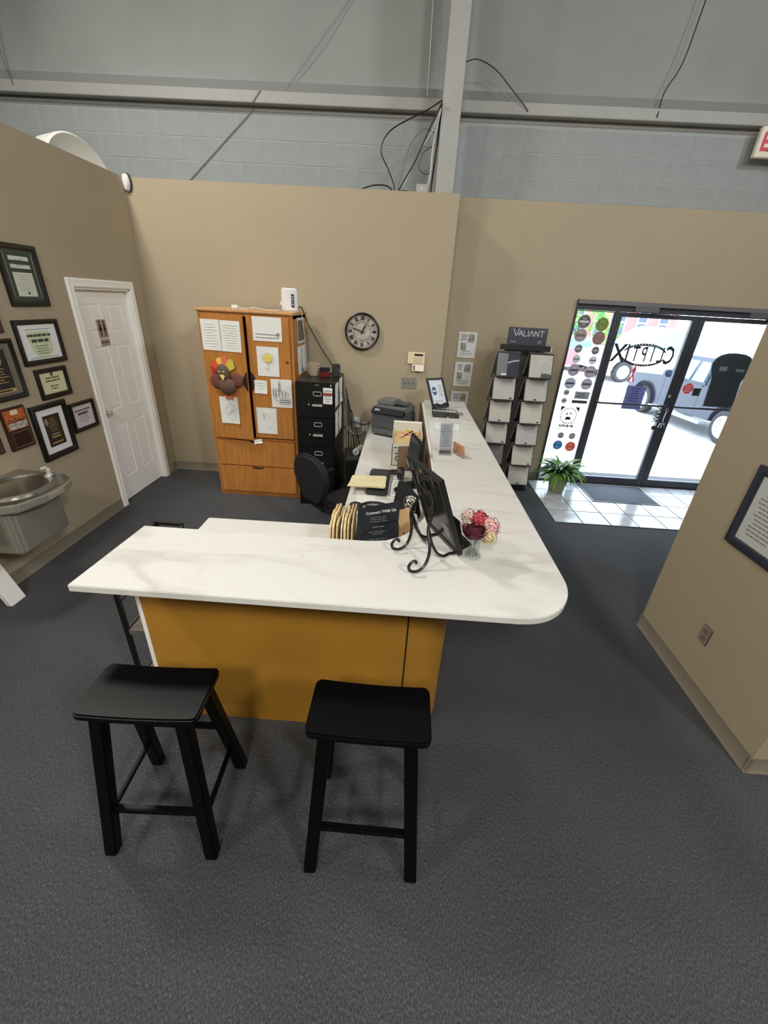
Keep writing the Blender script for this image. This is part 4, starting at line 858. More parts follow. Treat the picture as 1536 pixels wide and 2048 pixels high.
obj('housing', MB(PY(0.145, 1.512, 4.883)).box(-0.095, 0.095, -0.062, 0.062, 0, 0.022), CRM, t, bevel=0.004)
obj('display', MB(PY(0.17, 1.547, 4.8615)).box(-0.048, 0.048, -0.011, 0.011, 0, 0.002), M_INK, t)
for i in range(4):
    for j in range(4): obj('key', MB(PY(0.128 + 0.024 * i, 1.518 - 0.016 * j, 4.8615)).box(-0.0075, 0.0075, -0.005, 0.005, 0, 0.004), mat('key_pinkish', (206, 178, 160), 0.5), t)
obj('flap', MB(frame_mat((0.172, 4.858, 1.448), (1, 0, 0), (0, -0.35, -1))).box(-0.066, 0.066, 0.0, 0.072, 0, 0.005), mat('flap_cream', (232, 216, 198), 0.5), t, bevel=0.002)
obj('flap_label', MB(frame_mat((0.172, 4.852, 1.448), (1, 0, 0), (0, -0.35, -1))).box(-0.052, -0.038, 0.012, 0.06, -0.008, 0.0), mat('brown_strip', (96, 62, 52), 0.6), t)
t = thing('light_switch', 'grey three-gang light switch plate under the keypad', 'switch', (0.085, 4.88, 1.175))
obj('plate', MB(PY(0.085, 1.238, 4.883)).box(-0.085, 0.085, -0.06, 0.06, 0, 0.006), mat('grey_switch_plate', (134, 130, 122), 0.45), t, bevel=0.003)
for x in (-0.046, 0, 0.046): obj('toggle', MB(PY(0.085 + x, 1.238, 4.877)).box(-0.005, 0.005, -0.012, 0.012, 0, 0.001).box(-0.004, 0.004, -0.002, 0.008, 0, 0.012), mat('toggle_grey', (88, 86, 82), 0.5), t)
t = thing('phone_jack_box', 'white box on the wall between filing cabinet and printer', 'outlet', (-0.505, 4.86, 0.69))
obj('box', MB(PY(-0.505, 0.752, 4.883)).box(-0.046, 0.046, -0.062, 0.062, 0, 0.035), M_WPL, t, bevel=0.004)
obj('outlet_plate', MB(PY(-0.405, 0.70, 4.883)).box(-0.035, 0.035, -0.055, 0.055, 0, 0.006), M_WPL, t, bevel=0.002)
cg = 'cords on the wall behind the desk'
solo('cable', MB().tube(bez([(-0.62, 4.80, 0.72), (-0.55, 4.835, 0.765), (-0.46, 4.835, 0.745), (-0.38, 4.84, 0.75), (-0.33, 4.82, 0.79)], 6), 0.005, 6), BC, 'black cord crossing over the white wall box', 'cable', cg)
solo('cable', MB().tube(bez([(-0.40, 4.86, 0.72), (-0.42, 4.84, 0.64), (-0.50, 4.83, 0.61), (-0.58, 4.82, 0.66), (-0.62, 4.80, 0.75)], 6), 0.005, 6), WC, 'white cord sagging under the white wall box', 'cable', cg)
for k in range(5):
    x = -0.625 + 0.014 * k
    solo('cable', MB().tube(bez([(x, 4.80, 1.15 - 0.06 * k), (x + 0.02, 4.83, 0.85), (x + 0.03 + 0.02 * k, 4.82, 0.5), (x + 0.05 + 0.04 * k, 4.80, 0.2), (x + 0.1, 4.78, 0.02)], 6), 0.005, 6), [BC, GC][k % 2], 'dark cord hanging behind the filing cabinet, %s of the bunch' % ['nearest the cabinet', 'second from the cabinet', 'in the middle', 'second from the desk', 'nearest the desk'][k], 'cable', 'cords bunched behind the filing cabinet')

# ------------------------------------------------------------ framed certificates on the left wall
MF = mat('black_frame_wood', (20, 18, 17), 0.35); MFB = mat('mahogany_plaque', (66, 34, 28), 0.35, var=0.1, scale=10)
M_GMAT = mat('dark_green_mat', (62, 70, 58), 0.8); M_WMAT = mat('white_mat', (226, 228, 226), 0.8); M_SILV = mat('silver_line', (176, 172, 160), 0.3, 0.6)
PIC = 'framed awards on the left wall'
def picture(label, y0, y1, z0, z1, fw_, frm, matm, M=None, name='picture_frame', cat='picture frame', dp=0.022, grp=PIC, glaze=True):
    w_, h_ = y1 - y0, z1 - z0
    M = M or PLEFT((y0 + y1) / 2, (z0 + z1) / 2, 0.001)
    t = thing(name, label, cat, M @ Vector((0, -h_ / 2, 0.01)), group=grp)
    mb = MB(M); a, b = w_ / 2, h_ / 2; f = fw_
    pr = [(0, 0), (0, dp * 0.8), (f * 0.3, dp), (f * 0.8, dp * 0.8), (f, dp * 0.45), (f, 0)]
    n = len(pr); vs = []
    for sx, sy_ in ((-1, -1), (1, -1), (1, 1), (-1, 1)): vs += [(sx * (a - p), sy_ * (b - p), q) for p, q in pr]
    fs = []
    for c in range(4):
        d = (c + 1) % 4; fs += [(c * n + i, d * n + i, d * n + (i + 1) % n, c * n + (i + 1) % n) for i in range(n)]
    obj('frame', mb.add(vs, fs), frm, t)
    obj('mat_board', MB(M).box(-a + f * 0.9, a - f * 0.9, -b + f * 0.9, b - f * 0.9, 0.0, dp * 0.3), matm, t)
    return t, M, a - f, b - f, dp * 0.3
CER = mat('cream_certificate', (206, 210, 190), 0.8); GRS = mat('pale_green_seal', (200, 210, 176), 0.8)
t, M, a, b, d = picture('tall black frame with green mat and white document, topmost', 3.155, 3.505, 1.888, 2.285, 0.034, MF, M_GMAT)
obj('silver_fillet', MB(M @ Matrix.Translation((0, 0, d + 0.001))).tube([(-a + 0.02, -b + 0.02, 0), (a - 0.02, -b + 0.02, 0), (a - 0.02, b - 0.02, 0), (-a + 0.02, b - 0.02, 0)], 0.0025, 4, closed=True), M_SILV, t)
obj('document', MB(M).box(-0.085, 0.085, -0.135, 0.02, d, d + 0.002).box(-0.085, 0.085, 0.045, 0.07, d, d + 0.002).box(-0.085, 0.085, 0.095, 0.122, d, d + 0.002), CER, t)
obj('print', scribble(scribble(MB(M @ Matrix.Translation((0, 0, d + 0.002))), -0.07, 0.07, -0.10, 0.01, 8, h=0.22, seed=2, words=7), -0.06, 0.06, 0.05, 0.115, 2, h=0.2, seed=3), M_PENCIL, t)
obj('seal', MB(M @ Matrix.Translation((0.01, -0.112, d + 0.002))).lathe([(0.009, 0), (0.009, 0.001)], n=12), M_INK, t)
t, M, a, b, d = picture('wide black frame with a certificate printed over a pale green map', 3.10, 3.522, 1.483, 1.797, 0.034, MF, M_WMAT)
obj('map_print', MB(M @ Matrix.Translation((0.0, -0.01, d))).prism([(-0.11, 0.085), (0.09, 0.085), (0.11, 0.03), (0.10, -0.06), (0.05, -0.095), (-0.05, -0.095), (-0.09, -0.06), (-0.115, 0.02)], 0, 0.001), GRS, t)
obj('print', scribble(scribble(scribble(MB(M @ Matrix.Translation((0, 0, d + 0.0015))), -0.12, 0.12, 0.03, 0.065, 1, h=0.5, seed=4, words=5, lo=0.95), -0.09, 0.09, -0.005, 0.025, 1, h=0.75, seed=5, words=3, lo=0.9), -0.07, 0.07, -0.09, -0.02, 4, h=0.25, seed=6), mat('dark_green_ink', (66, 74, 54), 0.8), t)
obj('rule_lines', MB(M @ Matrix.Translation((0, 0, d + 0.0015))).box(-0.12, 0.12, 0.088, 0.092, 0, 0.0005).box(-0.14, 0.13, -0.112, -0.108, 0, 0.0005), M_PENCIL, t)
t, M, a, b, d = picture('small black frame with a cream certificate, under the green map one', 3.158, 3.475, 1.222, 1.448, 0.034, MF, mat('cream_paper', (212, 206, 168), 0.8))
obj('print', scribble(scribble(MB(M @ Matrix.Translation((0, 0, d))), -0.085, 0.085, 0.005, 0.05, 2, h=0.5, seed=7, words=4, lo=0.8), -0.07, 0.07, -0.055, -0.015, 2, h=0.4, seed=8), mat('olive_ink', (84, 80, 56), 0.8), t)
obj('seal', MB(M @ Matrix.Translation((0, 0.065, d))).lathe([(0.015, 0), (0.015, 0.001)], n=16), mat('olive_ink', (84, 80, 56), 0.8), t)
DKP = mat('dark_print', (38, 34, 34), 0.5)
t, M, a, b, d = picture('large black frame with grey mat and dark gold award, leftmost', 2.62, 3.045, 1.283, 1.685, 0.030, MF, mat('grey_mat', (112, 106, 92), 0.7))
obj('silver_fillet', MB(M @ Matrix.Translation((0, 0, d + 0.001))).tube([(-a + 0.015, -b + 0.015, 0), (a - 0.015, -b + 0.015, 0), (a - 0.015, b - 0.015, 0), (-a + 0.015, b - 0.015, 0)], 0.003, 4, closed=True), M_SILV, t)
obj('print_panel', MB(M).box(-0.13, 0.13, -0.13, 0.135, d, d + 0.002), DKP, t)
obj('gold_seal', MB(M @ Matrix.Translation((0.035, 0.075, d + 0.002))).tube([(0.038 * math.cos(q), 0.045 * math.sin(q), 0) for q in [j * PI / 12 for j in range(24)]], 0.008, 6, closed=True), M_GOLD, t)
obj('gold_print', scribble(MB(M @ Matrix.Translation((0.02, 0, d + 0.002))), -0.09, 0.09, -0.09, 0.02, 6, h=0.3, seed=11, words=5), M_GOLD, t)
obj('plate', MB(M).box(-0.12, 0.13, -0.15, -0.125, d, d + 0.003), M_GOLD, t)
obj('plate_print', scribble(MB(M @ Matrix.Translation((0.01, 0, d + 0.003))), -0.08, 0.09, -0.146, -0.129, 1, h=0.7, seed=12, words=6, lo=0.95), M_INK, t)
t, M, a, b, d = picture('reddish frame at the photo edge above the large gold award', 2.66, 3.012, 1.725, 2.08, 0.030, MFB, mat('cream_paper', (212, 206, 168), 0.8))
obj('print', scribble(MB(M @ Matrix.Translation((0, 0, d))), -0.1, 0.1, -0.1, 0.1, 7, h=0.3, seed=14), M_INK, t)
t = thing('award_plaque', 'mahogany plaque with an orange team photo over a dark plate', 'plaque', (-2.80, 2.86, 0.93), group=PIC)
M = PLEFT(2.862, 1.083, 0.001)
obj('board', MB(M).box(-0.107, 0.107, -0.153, 0.153, 0, 0.018), MFB, t, bevel=0.006)
ph = obj('photo', MB(M).box(-0.088, 0.088, -0.005, 0.135, 0.018, 0.020), mat('photo_orange', (206, 108, 52), 0.5, rgb2=(150, 84, 44), scale=30), t)
obj('shirt_row', MB(M).box(-0.075, 0.082, 0.0, 0.045, 0.020, 0.021), mat('photo_white', (206, 204, 200), 0.5, rgb2=(120, 110, 104), scale=60), ph)
obj('badge_print', MB(M).box(-0.03, 0.03, 0.1, 0.133, 0.020, 0.021), mat('photo_cream', (222, 208, 176), 0.5), ph)
R = random.Random(8); mb = MB(M)
for k in range(14): mb.sph((-0.07 + 0.0108 * k, 0.048 + R.uniform(0, 0.02), 0.0206), 0.006, 0.008, 0.001, 8, 4)
obj('people_print', mb, mat('photo_dark', (74, 50, 38), 0.6), ph)
obj('plate', MB(M).box(-0.075, 0.082, -0.135, -0.02, 0.018, 0.020), mat('dark_plate', (40, 26, 22), 0.3), t)
obj('plate_border', MB(M @ Matrix.Translation((0.0035, -0.0775, 0.0202))).tube([(-0.075, -0.053, 0), (0.075, -0.053, 0), (0.075, 0.053, 0), (-0.075, 0.053, 0)], 0.0016, 4, closed=True), M_SILV, t)
t, M, a, b, d = picture('black frame with wide white mat around a dark starred award', 3.0, 3.357, 0.765, 1.197, 0.042, MF, M_WMAT, dp=0.03)
obj('print_panel', MB(M).box(-0.085, 0.085, -0.125, 0.125, d, d + 0.002), mat('dark_brown_print', (50, 38, 34), 0.5), t)
obj('gold_print', scribble(scribble(MB(M @ Matrix.Translation((0, 0, d + 0.002))), -0.05, 0.05, -0.01, 0.10, 7, h=0.25, seed=21, words=4), -0.06, 0.06, -0.112, -0.085, 1, h=0.4, seed=22), M_GOLD, t)
mb = MB(M)
for k in range(5):
    cx_ = -0.036 + 0.018 * k; mb.prism([((0.0065 if j % 2 == 0 else 0.003) * math.sin(j * PI / 5) + cx_, (0.0065 if j % 2 == 0 else 0.003) * math.cos(j * PI / 5) - 0.03) for j in range(10)], d + 0.002, d + 0.0032)
obj('star_print', mb, M_WPL, t)
obj('ribbon_print', MB(M).box(-0.045, 0.045, -0.058, -0.046, d + 0.002, d + 0.003), M_GOLD, t)
obj('portrait_print', MB(M).sph((-0.058, 0.075, d + 0.002), 0.018, 0.028, 0.001, 12, 6), mat('portrait_tan', (150, 116, 92), 0.7), t)
t, M, a, b, d = picture('small black frame with pinkish certificate right beside the door casing', 3.385, 3.685, 0.893, 1.137, 0.030, MF, mat('pinkish_paper', (206, 196, 196), 0.8), dp=0.028)
obj('print', scribble(scribble(scribble(MB(M @ Matrix.Translation((0, 0, d))), -0.1, 0.1, 0.035, 0.065, 1, h=0.45, seed=31, words=5, lo=0.95), -0.07, 0.07, 0.005, 0.035, 1, h=0.8, seed=32, words=3, lo=0.9), -0.07, 0.07, -0.06, 0.0, 4, h=0.25, seed=33), mat('maroon_ink', (92, 66, 66), 0.8), t)
t, M, a, b, d = picture('dark frame at the left photo edge, lowest of the awards', 2.42, 2.697, 0.95, 1.23, 0.03, MFB, DKP)
obj('gold_print', scribble(MB(M @ Matrix.Translation((0, 0, d))), -0.08, 0.08, -0.08, 0.08, 5, h=0.3, seed=41), M_GOLD, t)

# framed text and outlet on the near right wall
MR = lambda y, z: frame_mat((XR - 0.001, y, z), (0, -1, 0), (0, 0, 1))
t, M, a, b, d = picture('dark slate framed letter on the near right wall', 1.76, 2.09, 0.958, 1.40, 0.045, mat('slate_frame', (46, 52, 66), 0.5), mat('letter_paper', (196, 198, 196), 0.8), M=MR(1.925, 1.18), grp='frame on the right wall')
obj('print', scribble(MB(M @ Matrix.Translation((0, 0, d))), -0.085, 0.085, -0.14, 0.10, 11, h=0.35, seed=51, words=6), mat('letter_ink', (128, 130, 132), 0.8), t)
t = thing('wall_outlet', 'tan duplex outlet low on the near right wall', 'outlet', (XR - 0.01, 1.93, 0.34))
obj('plate', MB(MR(1.928, 0.40)).box(-0.036, 0.036, -0.058, 0.058, 0, 0.006), mat('tan_outlet', (138, 124, 112), 0.4), t, bevel=0.003)
for z in (-0.022, 0.022): obj('socket', MB(MR(1.928, 0.40 + z)).lathe([(0.014, 0.006), (0.014, 0.008)], n=16).box(-0.006, -0.004, -0.004, 0.004, 0.008, 0.0085).box(0.004, 0.006, -0.004, 0.004, 0.008, 0.0085), mat('tan_outlet_dark', (112, 100, 90), 0.5), t)
solo('leaning_plank', MB().add([(-2.635, 2.165, 0), (-2.635, 2.285, 0), (-2.675, 2.285, 0), (-2.675, 2.165, 0), (-2.772, 2.165, 0.42), (-2.772, 2.285, 0.42), (-2.8165, 2.285, 0.41), (-2.8165, 2.165, 0.41)],
    [(0, 1, 2, 3), (4, 5, 6, 7), (0, 1, 5, 4), (1, 2, 6, 5), (2, 3, 7, 6), (3, 0, 4, 7)]), M_WHITE, 'white board leaning on the left wall under the drinking fountain', 'board', bevel=0.003)

# ------------------------------------------------------------ drinking fountain
t = thing('drinking_fountain', 'steel and grey wall-hung drinking fountain left of the awards', 'fountain', (-2.6, 2.45, 0.42))
FG = mat('fountain_grey', (142, 140, 128), 0.45, 0.25, bump=0.03)
ap = [(XL, 2.16), (-2.44, 2.16), (-2.36, 2.21), (-2.335, 2.30), (-2.31, 2.37), (-2.315, 2.56), (-2.34, 2.66), (-2.42, 2.72), (XL, 2.76)]
obj('apron', MB().prism(ap, 0.735, 0.80), mat('fountain_apron', (160, 156, 144), 0.35, 0.4), t, bevel=0.012)
def inset(poly, k, c): return [(c[0] + (x - c[0]) * k, c[1] + (y - c[1]) * k) for x, y in poly]
mb = MB(); 
cen = (-2.56, 2.45); n = 28; vs = []; fs = []
def ring(rx, ry, z): return [(cen[0] + rx * math.cos(2 * PI * k / n), cen[1] + ry * math.sin(2 * PI * k / n), z) for k in range(n)]
rings = [ring(0.205, 0.245, 0.798), ring(0.205, 0.245, 0.812), ring(0.185, 0.225, 0.818), ring(0.175, 0.215, 0.808), ring(0.13, 0.165, 0.775), ring(0.06, 0.07, 0.765), ring(0.02, 0.02, 0.764)]
for r_ in rings: vs += r_
for i in range(len(rings) - 1): fs += [(i * n + j, i * n + (j + 1) % n, (i + 1) * n + (j + 1) % n, (i + 1) * n + j) for j in range(n)]
fs.append([(len(rings) - 1) * n + j for j in range(n)])
obj('basin', mb.add(vs, fs), M_SATIN, t)
obj('top_deck', MB().prism(inset(ap, 0.97, (-2.6, 2.45)), 0.80, 0.803), M_SATIN, t)
obj('drain', MB().lathe([(0.03, 0.0), (0.03, 0.003), (0.01, 0.004)], (-2.56, 2.45, 0.766), 16), M_CHROME, t)
obj('bubbler', MB().tube(bez([(-2.50, 2.66, 0.80), (-2.50, 2.665, 0.85), (-2.505, 2.65, 0.872), (-2.51, 2.62, 0.868)], 6), [0.016] * 8 + [0.010] * 11, 10), M_CHROME, t)
obj('bubbler_guard', MB().lathe([(0.03, 0), (0.03, 0.01), (0.018, 0.02)], (-2.50, 2.66, 0.80), 16), M_CHROME, t)
obj('body', MB().prism([(XL, 2.19), (-2.45, 2.19), (-2.42, 2.22), (-2.42, 2.60), (-2.45, 2.64), (XL, 2.64)], 0.425, 0.735), FG, t, bevel=0.015)
obj('bracket', MB().box(XL, XL + 0.05, 2.2, 2.62, 0.44, 0.72), FG, t)
obj('push_pad', MB(frame_mat((-2.313, 2.47, 0.765), (0, 1, 0), (0, 0, 1))).box(-0.07, 0.07, -0.018, 0.018, 0, 0.008), mat('push_pad_grey', (176, 170, 158), 0.35, 0.3), t, bevel=0.003)
obj('push_pad', MB(frame_mat((-2.52, 2.16, 0.765), (1, 0, 0), (0, 0, 1))).box(-0.06, 0.06, -0.018, 0.018, 0, 0.008), mat('push_pad_grey', (176, 170, 158), 0.35, 0.3), t, bevel=0.003)
lv = None
for k in range(12):
    lv = obj('louver', MB().box(-2.64, -2.49, 2.184, 2.191, 0.50 + 0.016 * k, 0.506 + 0.016 * k), mat('louver_grey', (118, 116, 106), 0.5, 0.2), t) if lv is None else part_copy(lv, t, Matrix.Translation((0, 0, 0.016 * k)) @ W(t))

# ------------------------------------------------------------ reception counter
BF, SX = 1.456, 0.105
def arc(cx, cy_, r, a0, a1, n=12): return [(cx + r * math.cos(a0 + (a1 - a0) * k / n), cy_ + r * math.sin(a0 + (a1 - a0) * k / n)) for k in range(n + 1)]
t = thing('counter_base', 'mustard laminate reception counter base with a curved corner', 'counter', (-0.4, 1.6, 0))
obj('front_panel', MB().box(-1.135, SX - 0.004, BF, BF + 0.02, 0, 1.03), M_MUST, t, smooth=False)
obj('end_strip', MB().box(-1.155, -1.135, BF - 0.002, BF + 0.15, 0, 1.03), M_WHITE, t, smooth=False, label='white end panel edge')
obj('inner_panel', MB().box(-1.135, 0.12, BF + 0.13, BF + 0.15, 0, 1.03), M_WHITE, t, smooth=False)
rr = 0.203
outer = [(SX + 0.004, BF)] + arc(SX + 0.004, BF + rr, rr, -PI / 2, 0, 16)[1:] ; inner_ = arc(SX + 0.004, BF + rr, rr - 0.02, 0, -PI / 2, 16)
obj('corner_panel', MB().prism(outer + inner_, 0, 1.03), M_MUST, t)
obj('seam', MB().box(SX - 0.004, SX + 0.004, BF + 0.004, BF + 0.02, 0, 1.03), mat('seam_dark', (40, 22, 10), 0.8), t, smooth=False)
obj('side_panel', MB().box(SX + rr - 0.016, SX + rr + 0.004, BF + rr, YB - 0.001, 0, 1.03), M_MUST, t, smooth=False)
obj('desk_side_panel', MB().box(0.235, 0.25, 1.72, YB - 0.001, 0, 1.03), mat('shaded_brown_panel', (88, 62, 44), 0.5, var=0.1, scale=6, stretch=(1, 8, 1)), t, smooth=False)  # shade on the inner counter wall is put into this dark brown
obj('top_rail', MB().box(-1.135, 0.12, BF + 0.02, BF + 0.13, 0.99, 1.03).box(0.25, SX + rr - 0.016, BF + rr, YB - 0.01, 0.99, 1.03), M_WHITE, t, smooth=False)
CF, CB, CL, CR = 1.171, 1.632, -1.183, 0.727
pts = [(CL, CF)] + arc(CR - 0.20, CF + 0.22, 0.20, -PI / 2, 0, 14) 
pts = [(CL + 0.006, CF), (0.48, CF - 0.004)] + [(0.727 - 0.235 + 0.235 * math.cos(a), CF - 0.002 + 0.27 + 0.27 * math.sin(a)) for a in [-PI / 2 + PI / 2 * k / 14 for k in range(1, 15)]]
pts += [(0.735, YB - 0.003), (0.277, YB - 0.003), (0.262, 2.75), (0.245, 2.32), (0.205, 2.06), (0.155, 1.88), (0.105, 1.765), (0.04, 1.69), (-0.03, 1.645), (-0.12, 1.632), (CL + 0.03, CB), (CL + 0.01, CB - 0.006)]
pts.pop(-1)
solo('bar_countertop', MB().prism(pts, 1.032, 1.062), M_MARB, 'raised white quartz L-shaped countertop with faint grey veins', 'countertop', bevel=0.003, smooth=False)
solo('desk_countertop', MB().prism([(-1.185, 1.61), (0.233, 1.61), (0.233, YB - 0.003), (-0.342, YB - 0.003), (-0.342, 2.32), (-1.185, 2.305)], 0.72, 0.75), M_MARB2, 'lower white quartz desk worktop behind the raised counter', 'countertop', bevel=0.003, smooth=False)
t = thing('desk_pedestal', 'dark drawer pedestal under the lower desk top', 'pedestal', (-0.1, 4.4, 0))
obj('case', MB().box(-0.30, 0.15, 4.0, 4.8, 0, 0.719), M_DGREY, t)
for k in range(3): obj('drawer', MB().box(-0.318, -0.301, 4.01, 4.79, 0.03 + 0.23 * k, 0.25 + 0.23 * k), M_DGREY, t, bevel=0.003)
t = thing('return_support', 'white support panel under the desk return', 'panel', (-1.1, 2.0, 0))
obj('panel', MB().box(-1.13, -1.11, 1.63, 2.27, 0, 0.719), M_WHITE, t)
obj('back_panel', MB().box(-1.11, 0.15, 1.62, 1.64, 0, 0.719), M_WHITE, t)

# wire rack beside the counter end
t = thing('metal_rack', 'narrow black metal shelf rack standing left of the counter base', 'rack', (-1.27, 1.8, 0))
rx0, rx1, ry0, ry1 = -1.355, -1.20, 1.59, 2.02
for x in (rx0, rx1):
    for y in (ry0, ry1):
        obj('post', MB().box(x - 0.011, x + 0.011, y - 0.011, y + 0.011, 0, 0.86), M_BLKM, t, bevel=0.002)
obj('top_rail', MB().bar((rx0, ry0, 0.85), (rx1, ry0, 0.85), 0.014, 0.014).bar((rx0, ry1, 0.85), (rx1, ry1, 0.85), 0.014, 0.014).bar((rx0, ry0, 0.85), (rx0, ry1, 0.85), 0.014, 0.014).bar((rx1, ry0, 0.85), (rx1, ry1, 0.85), 0.014, 0.014), M_BLKM, t)
for z in (0.08, 0.42, 0.62):
    s_ = obj('shelf', MB().box(rx0, rx1, ry0, ry1, z, z + 0.012) if z != 0.62 else MB().bar((rx0, ry0, z), (rx0, ry1, z), 0.008, 0.008).bar((rx1, ry0, z), (rx1, ry1, z), 0.008, 0.008), mat('rack_shelf', (112, 100, 90), 0.6, rgb2=(88, 74, 62), scale=6, stretch=(2, 14, 2)) if z != 0.62 else M_BLKM, t)
    if z != 0.62: obj('shelf_lip', MB().box(rx0, rx1, ry0 - 0.004, ry0, z - 0.006, z + 0.024).box(rx0 - 0.004, rx0, ry0, ry1, z - 0.006, z + 0.024), mat('rack_lip', (96, 96, 98), 0.5), s_)

# ------------------------------------------------------------ stools
def make_stool(label):
    t = thing('saddle_stool', label, 'stool', (0, 0, 0), group='black saddle stools at the counter')
    L, Dp, n, k = 0.218, 0.117, 20, 8
    vs = []; fs = []
    def top(x, y): return 0.737 - 0.009 + 0.009 * (abs(x) / L) ** 2 - 0.002 * (abs(y) / Dp) ** 4
    for s_ in (0, 1):
        for i in range(n + 1):
            for j in range(k + 1):
                x = -L + 2 * L * i / n; y = -Dp + 2 * Dp * j / k
                cr = 0.020; ex = max(0, abs(x) - (L - cr)); ey = max(0, abs(y) - (Dp - cr))
                if ex > 0 and ey > 0:
                    r_ = math.hypot(ex, ey)
                    if r_ > cr: x *= (L - cr + ex * cr / r_) / abs(x); y *= (Dp - cr + ey * cr / r_) / abs(y)
                vs.append((x, y, top(x, y) if s_ == 0 else top(x, y) - 0.030))
    N = (n + 1) * (k + 1)
    for i in range(n):
        for j in range(k):
            a = i * (k + 1) + j; fs.append((a, a + k + 1, a + k + 2, a + 1)); fs.append((N + a, N + a + 1, N + a + k + 2, N + a + k + 1))
    rim = [i * (k + 1) for i in range(n + 1)] + [n * (k + 1) + j for j in range(1, k + 1)] + [i * (k + 1) + k for i in range(n - 1, -1, -1)] + [j for j in range(k - 1, 0, -1)]
    for i in range(len(rim)):
        a, b = rim[i], rim[(i + 1) % len(rim)]; fs.append((a, b, N + b, N + a))
    obj('seat', MB().add(vs, fs), M_BLACK, t, bevel=0.006)
    def lp(sx, sy_, z):
        f_ = (0.70 - z) / 0.70
        return Vector((sx * (0.150 + 0.052 * f_), sy_ * (0.078 + 0.105 * f_), z))
    for sx in (-1, 1):
        for sy_ in (-1, 1):
            a, b = lp(sx, sy_, 0.705), lp(sx, sy_, 0.0); w_, h_ = 0.024, 0.023
            vs = [(p.x + dx * w_, p.y + dy * h_, p.z) for p in (b, a) for dx, dy in ((-1, -1), (1, -1), (1, 1), (-1, 1))]
            obj('leg', MB().add(vs, [(0, 1, 2, 3), (4, 5, 6, 7)] + [(i, (i + 1) % 4, 4 + (i + 1) % 4, 4 + i) for i in range(4)]), M_BLACK, t, bevel=0.004)
    for nm, p, q, w_, h_ in (('footrest', lp(-1, -1, 0.235), lp(1, -1, 0.235), 0.020, 0.034), ('back_stretcher', lp(-1, 1, 0.36), lp(1, 1, 0.36), 0.018, 0.030), ('side_stretcher', lp(-1, -1, 0.20), lp(-1, 1, 0.20), 0.016, 0.026), ('side_stretcher', lp(1, -1, 0.20), lp(1, 1, 0.20), 0.016, 0.026), ('apron', lp(-1, -1, 0.675), lp(1, -1, 0.675), 0.018, 0.03), ('apron', lp(-1, 1, 0.675), lp(1, 1, 0.675), 0.018, 0.03)):
        obj(nm, MB().bar(p, q, w_, h_), M_BLACK, t, bevel=0.003)
    return t
s1 = make_stool('black wooden saddle stool at the left, under the counter end')
s2 = dup(s1, (-0.033, 1.006, 0), -0.01, 'black wooden saddle stool at the right, below the curved counter corner')
s1.location = (-0.848, 1.015, 0); s1.rotation_euler = (0, 0, 0.035); WM[s1.name] = Matrix.Translation(s1.location)

# ------------------------------------------------------------ easel with framed board, seen from behind
P0 = Vector((0.307, 1.530, 1.081)); uu = Vector((-0.409, 0.912, 0)); nn = Vector((0.912, 0.409, 0)); vv = (nn * -0.36 + Vector((0, 0, 0.933))).normalized()
BM = frame_mat(P0, -uu, vv)     # local x runs towards -u; z = x cross y
BW, BH = 0.31, 0.392
FRM = Matrix(((uu.x, vv.x, 0, P0.x), (uu.y, vv.y, 0, P0.y), (uu.z, vv.z, 0, P0.z), (0, 0, 0, 1)))
nb = uu.cross(vv).normalized()
for i in range(3): FRM[i][2] = nb[i]
sgn = 1 if nb.dot(nn) > 0 else -1      # +sgn = the printed side
t = thing('framed_board', 'large black framed board seen from behind on the scroll easel', 'picture frame', P0 + Vector((0, 0, 0)))
mb = MB(FRM); bw = 0.022
for a0, a1, b0, b1 in ((0, BW, 0, bw), (0, BW, BH - bw, BH), (0, bw, bw, BH - bw), (BW - bw, BW, bw, BH - bw)): mb.box(a0, a1, b0, b1, -0.010, 0.012)
obj('frame', mb, M_BLKP, t, bevel=0.002)
obj('backing_board', MB(FRM).box(bw, BW - bw, bw, BH - bw, -0.005 if sgn > 0 else 0.002, 0.0 if sgn > 0 else 0.006), mat('black_backing', (26, 27, 28), 0.22, spec=0.6), t)
obj('poster', MB(FRM).box(bw, BW - bw, bw, BH - bw, 0.003 * sgn, 0.005 * sgn), mat('dark_poster', (58, 58, 64), 0.5), t)
obj('backing_label', MB(FRM).prism([(0.045, 0.07), (0.10, 0.07), (0.10, 0.13), (0.045, 0.13)], -0.0075 * sgn, -0.0055 * sgn), mat('grey_label', (150, 152, 150), 0.6), t)
for a in (0.06, 0.155, 0.25):
    obj('turn_clip', MB(FRM).box(a, a + 0.02, BH - bw - 0.03, BH - bw + 0.01, -0.014 * sgn, -0.010 * sgn), M_SATIN, t)
ez = thing('scroll_easel', 'black wrought iron scroll easel on the white counter', 'easel', (0.15, 1.6, HC))
def EP(a, b, z): return P0 + uu * a + nn * b + Vector((0, 0, HC + z - P0.z))
back = lambda z: -0.375 * (z - 0.02) - 0.022        # b of the board's rear face at height z
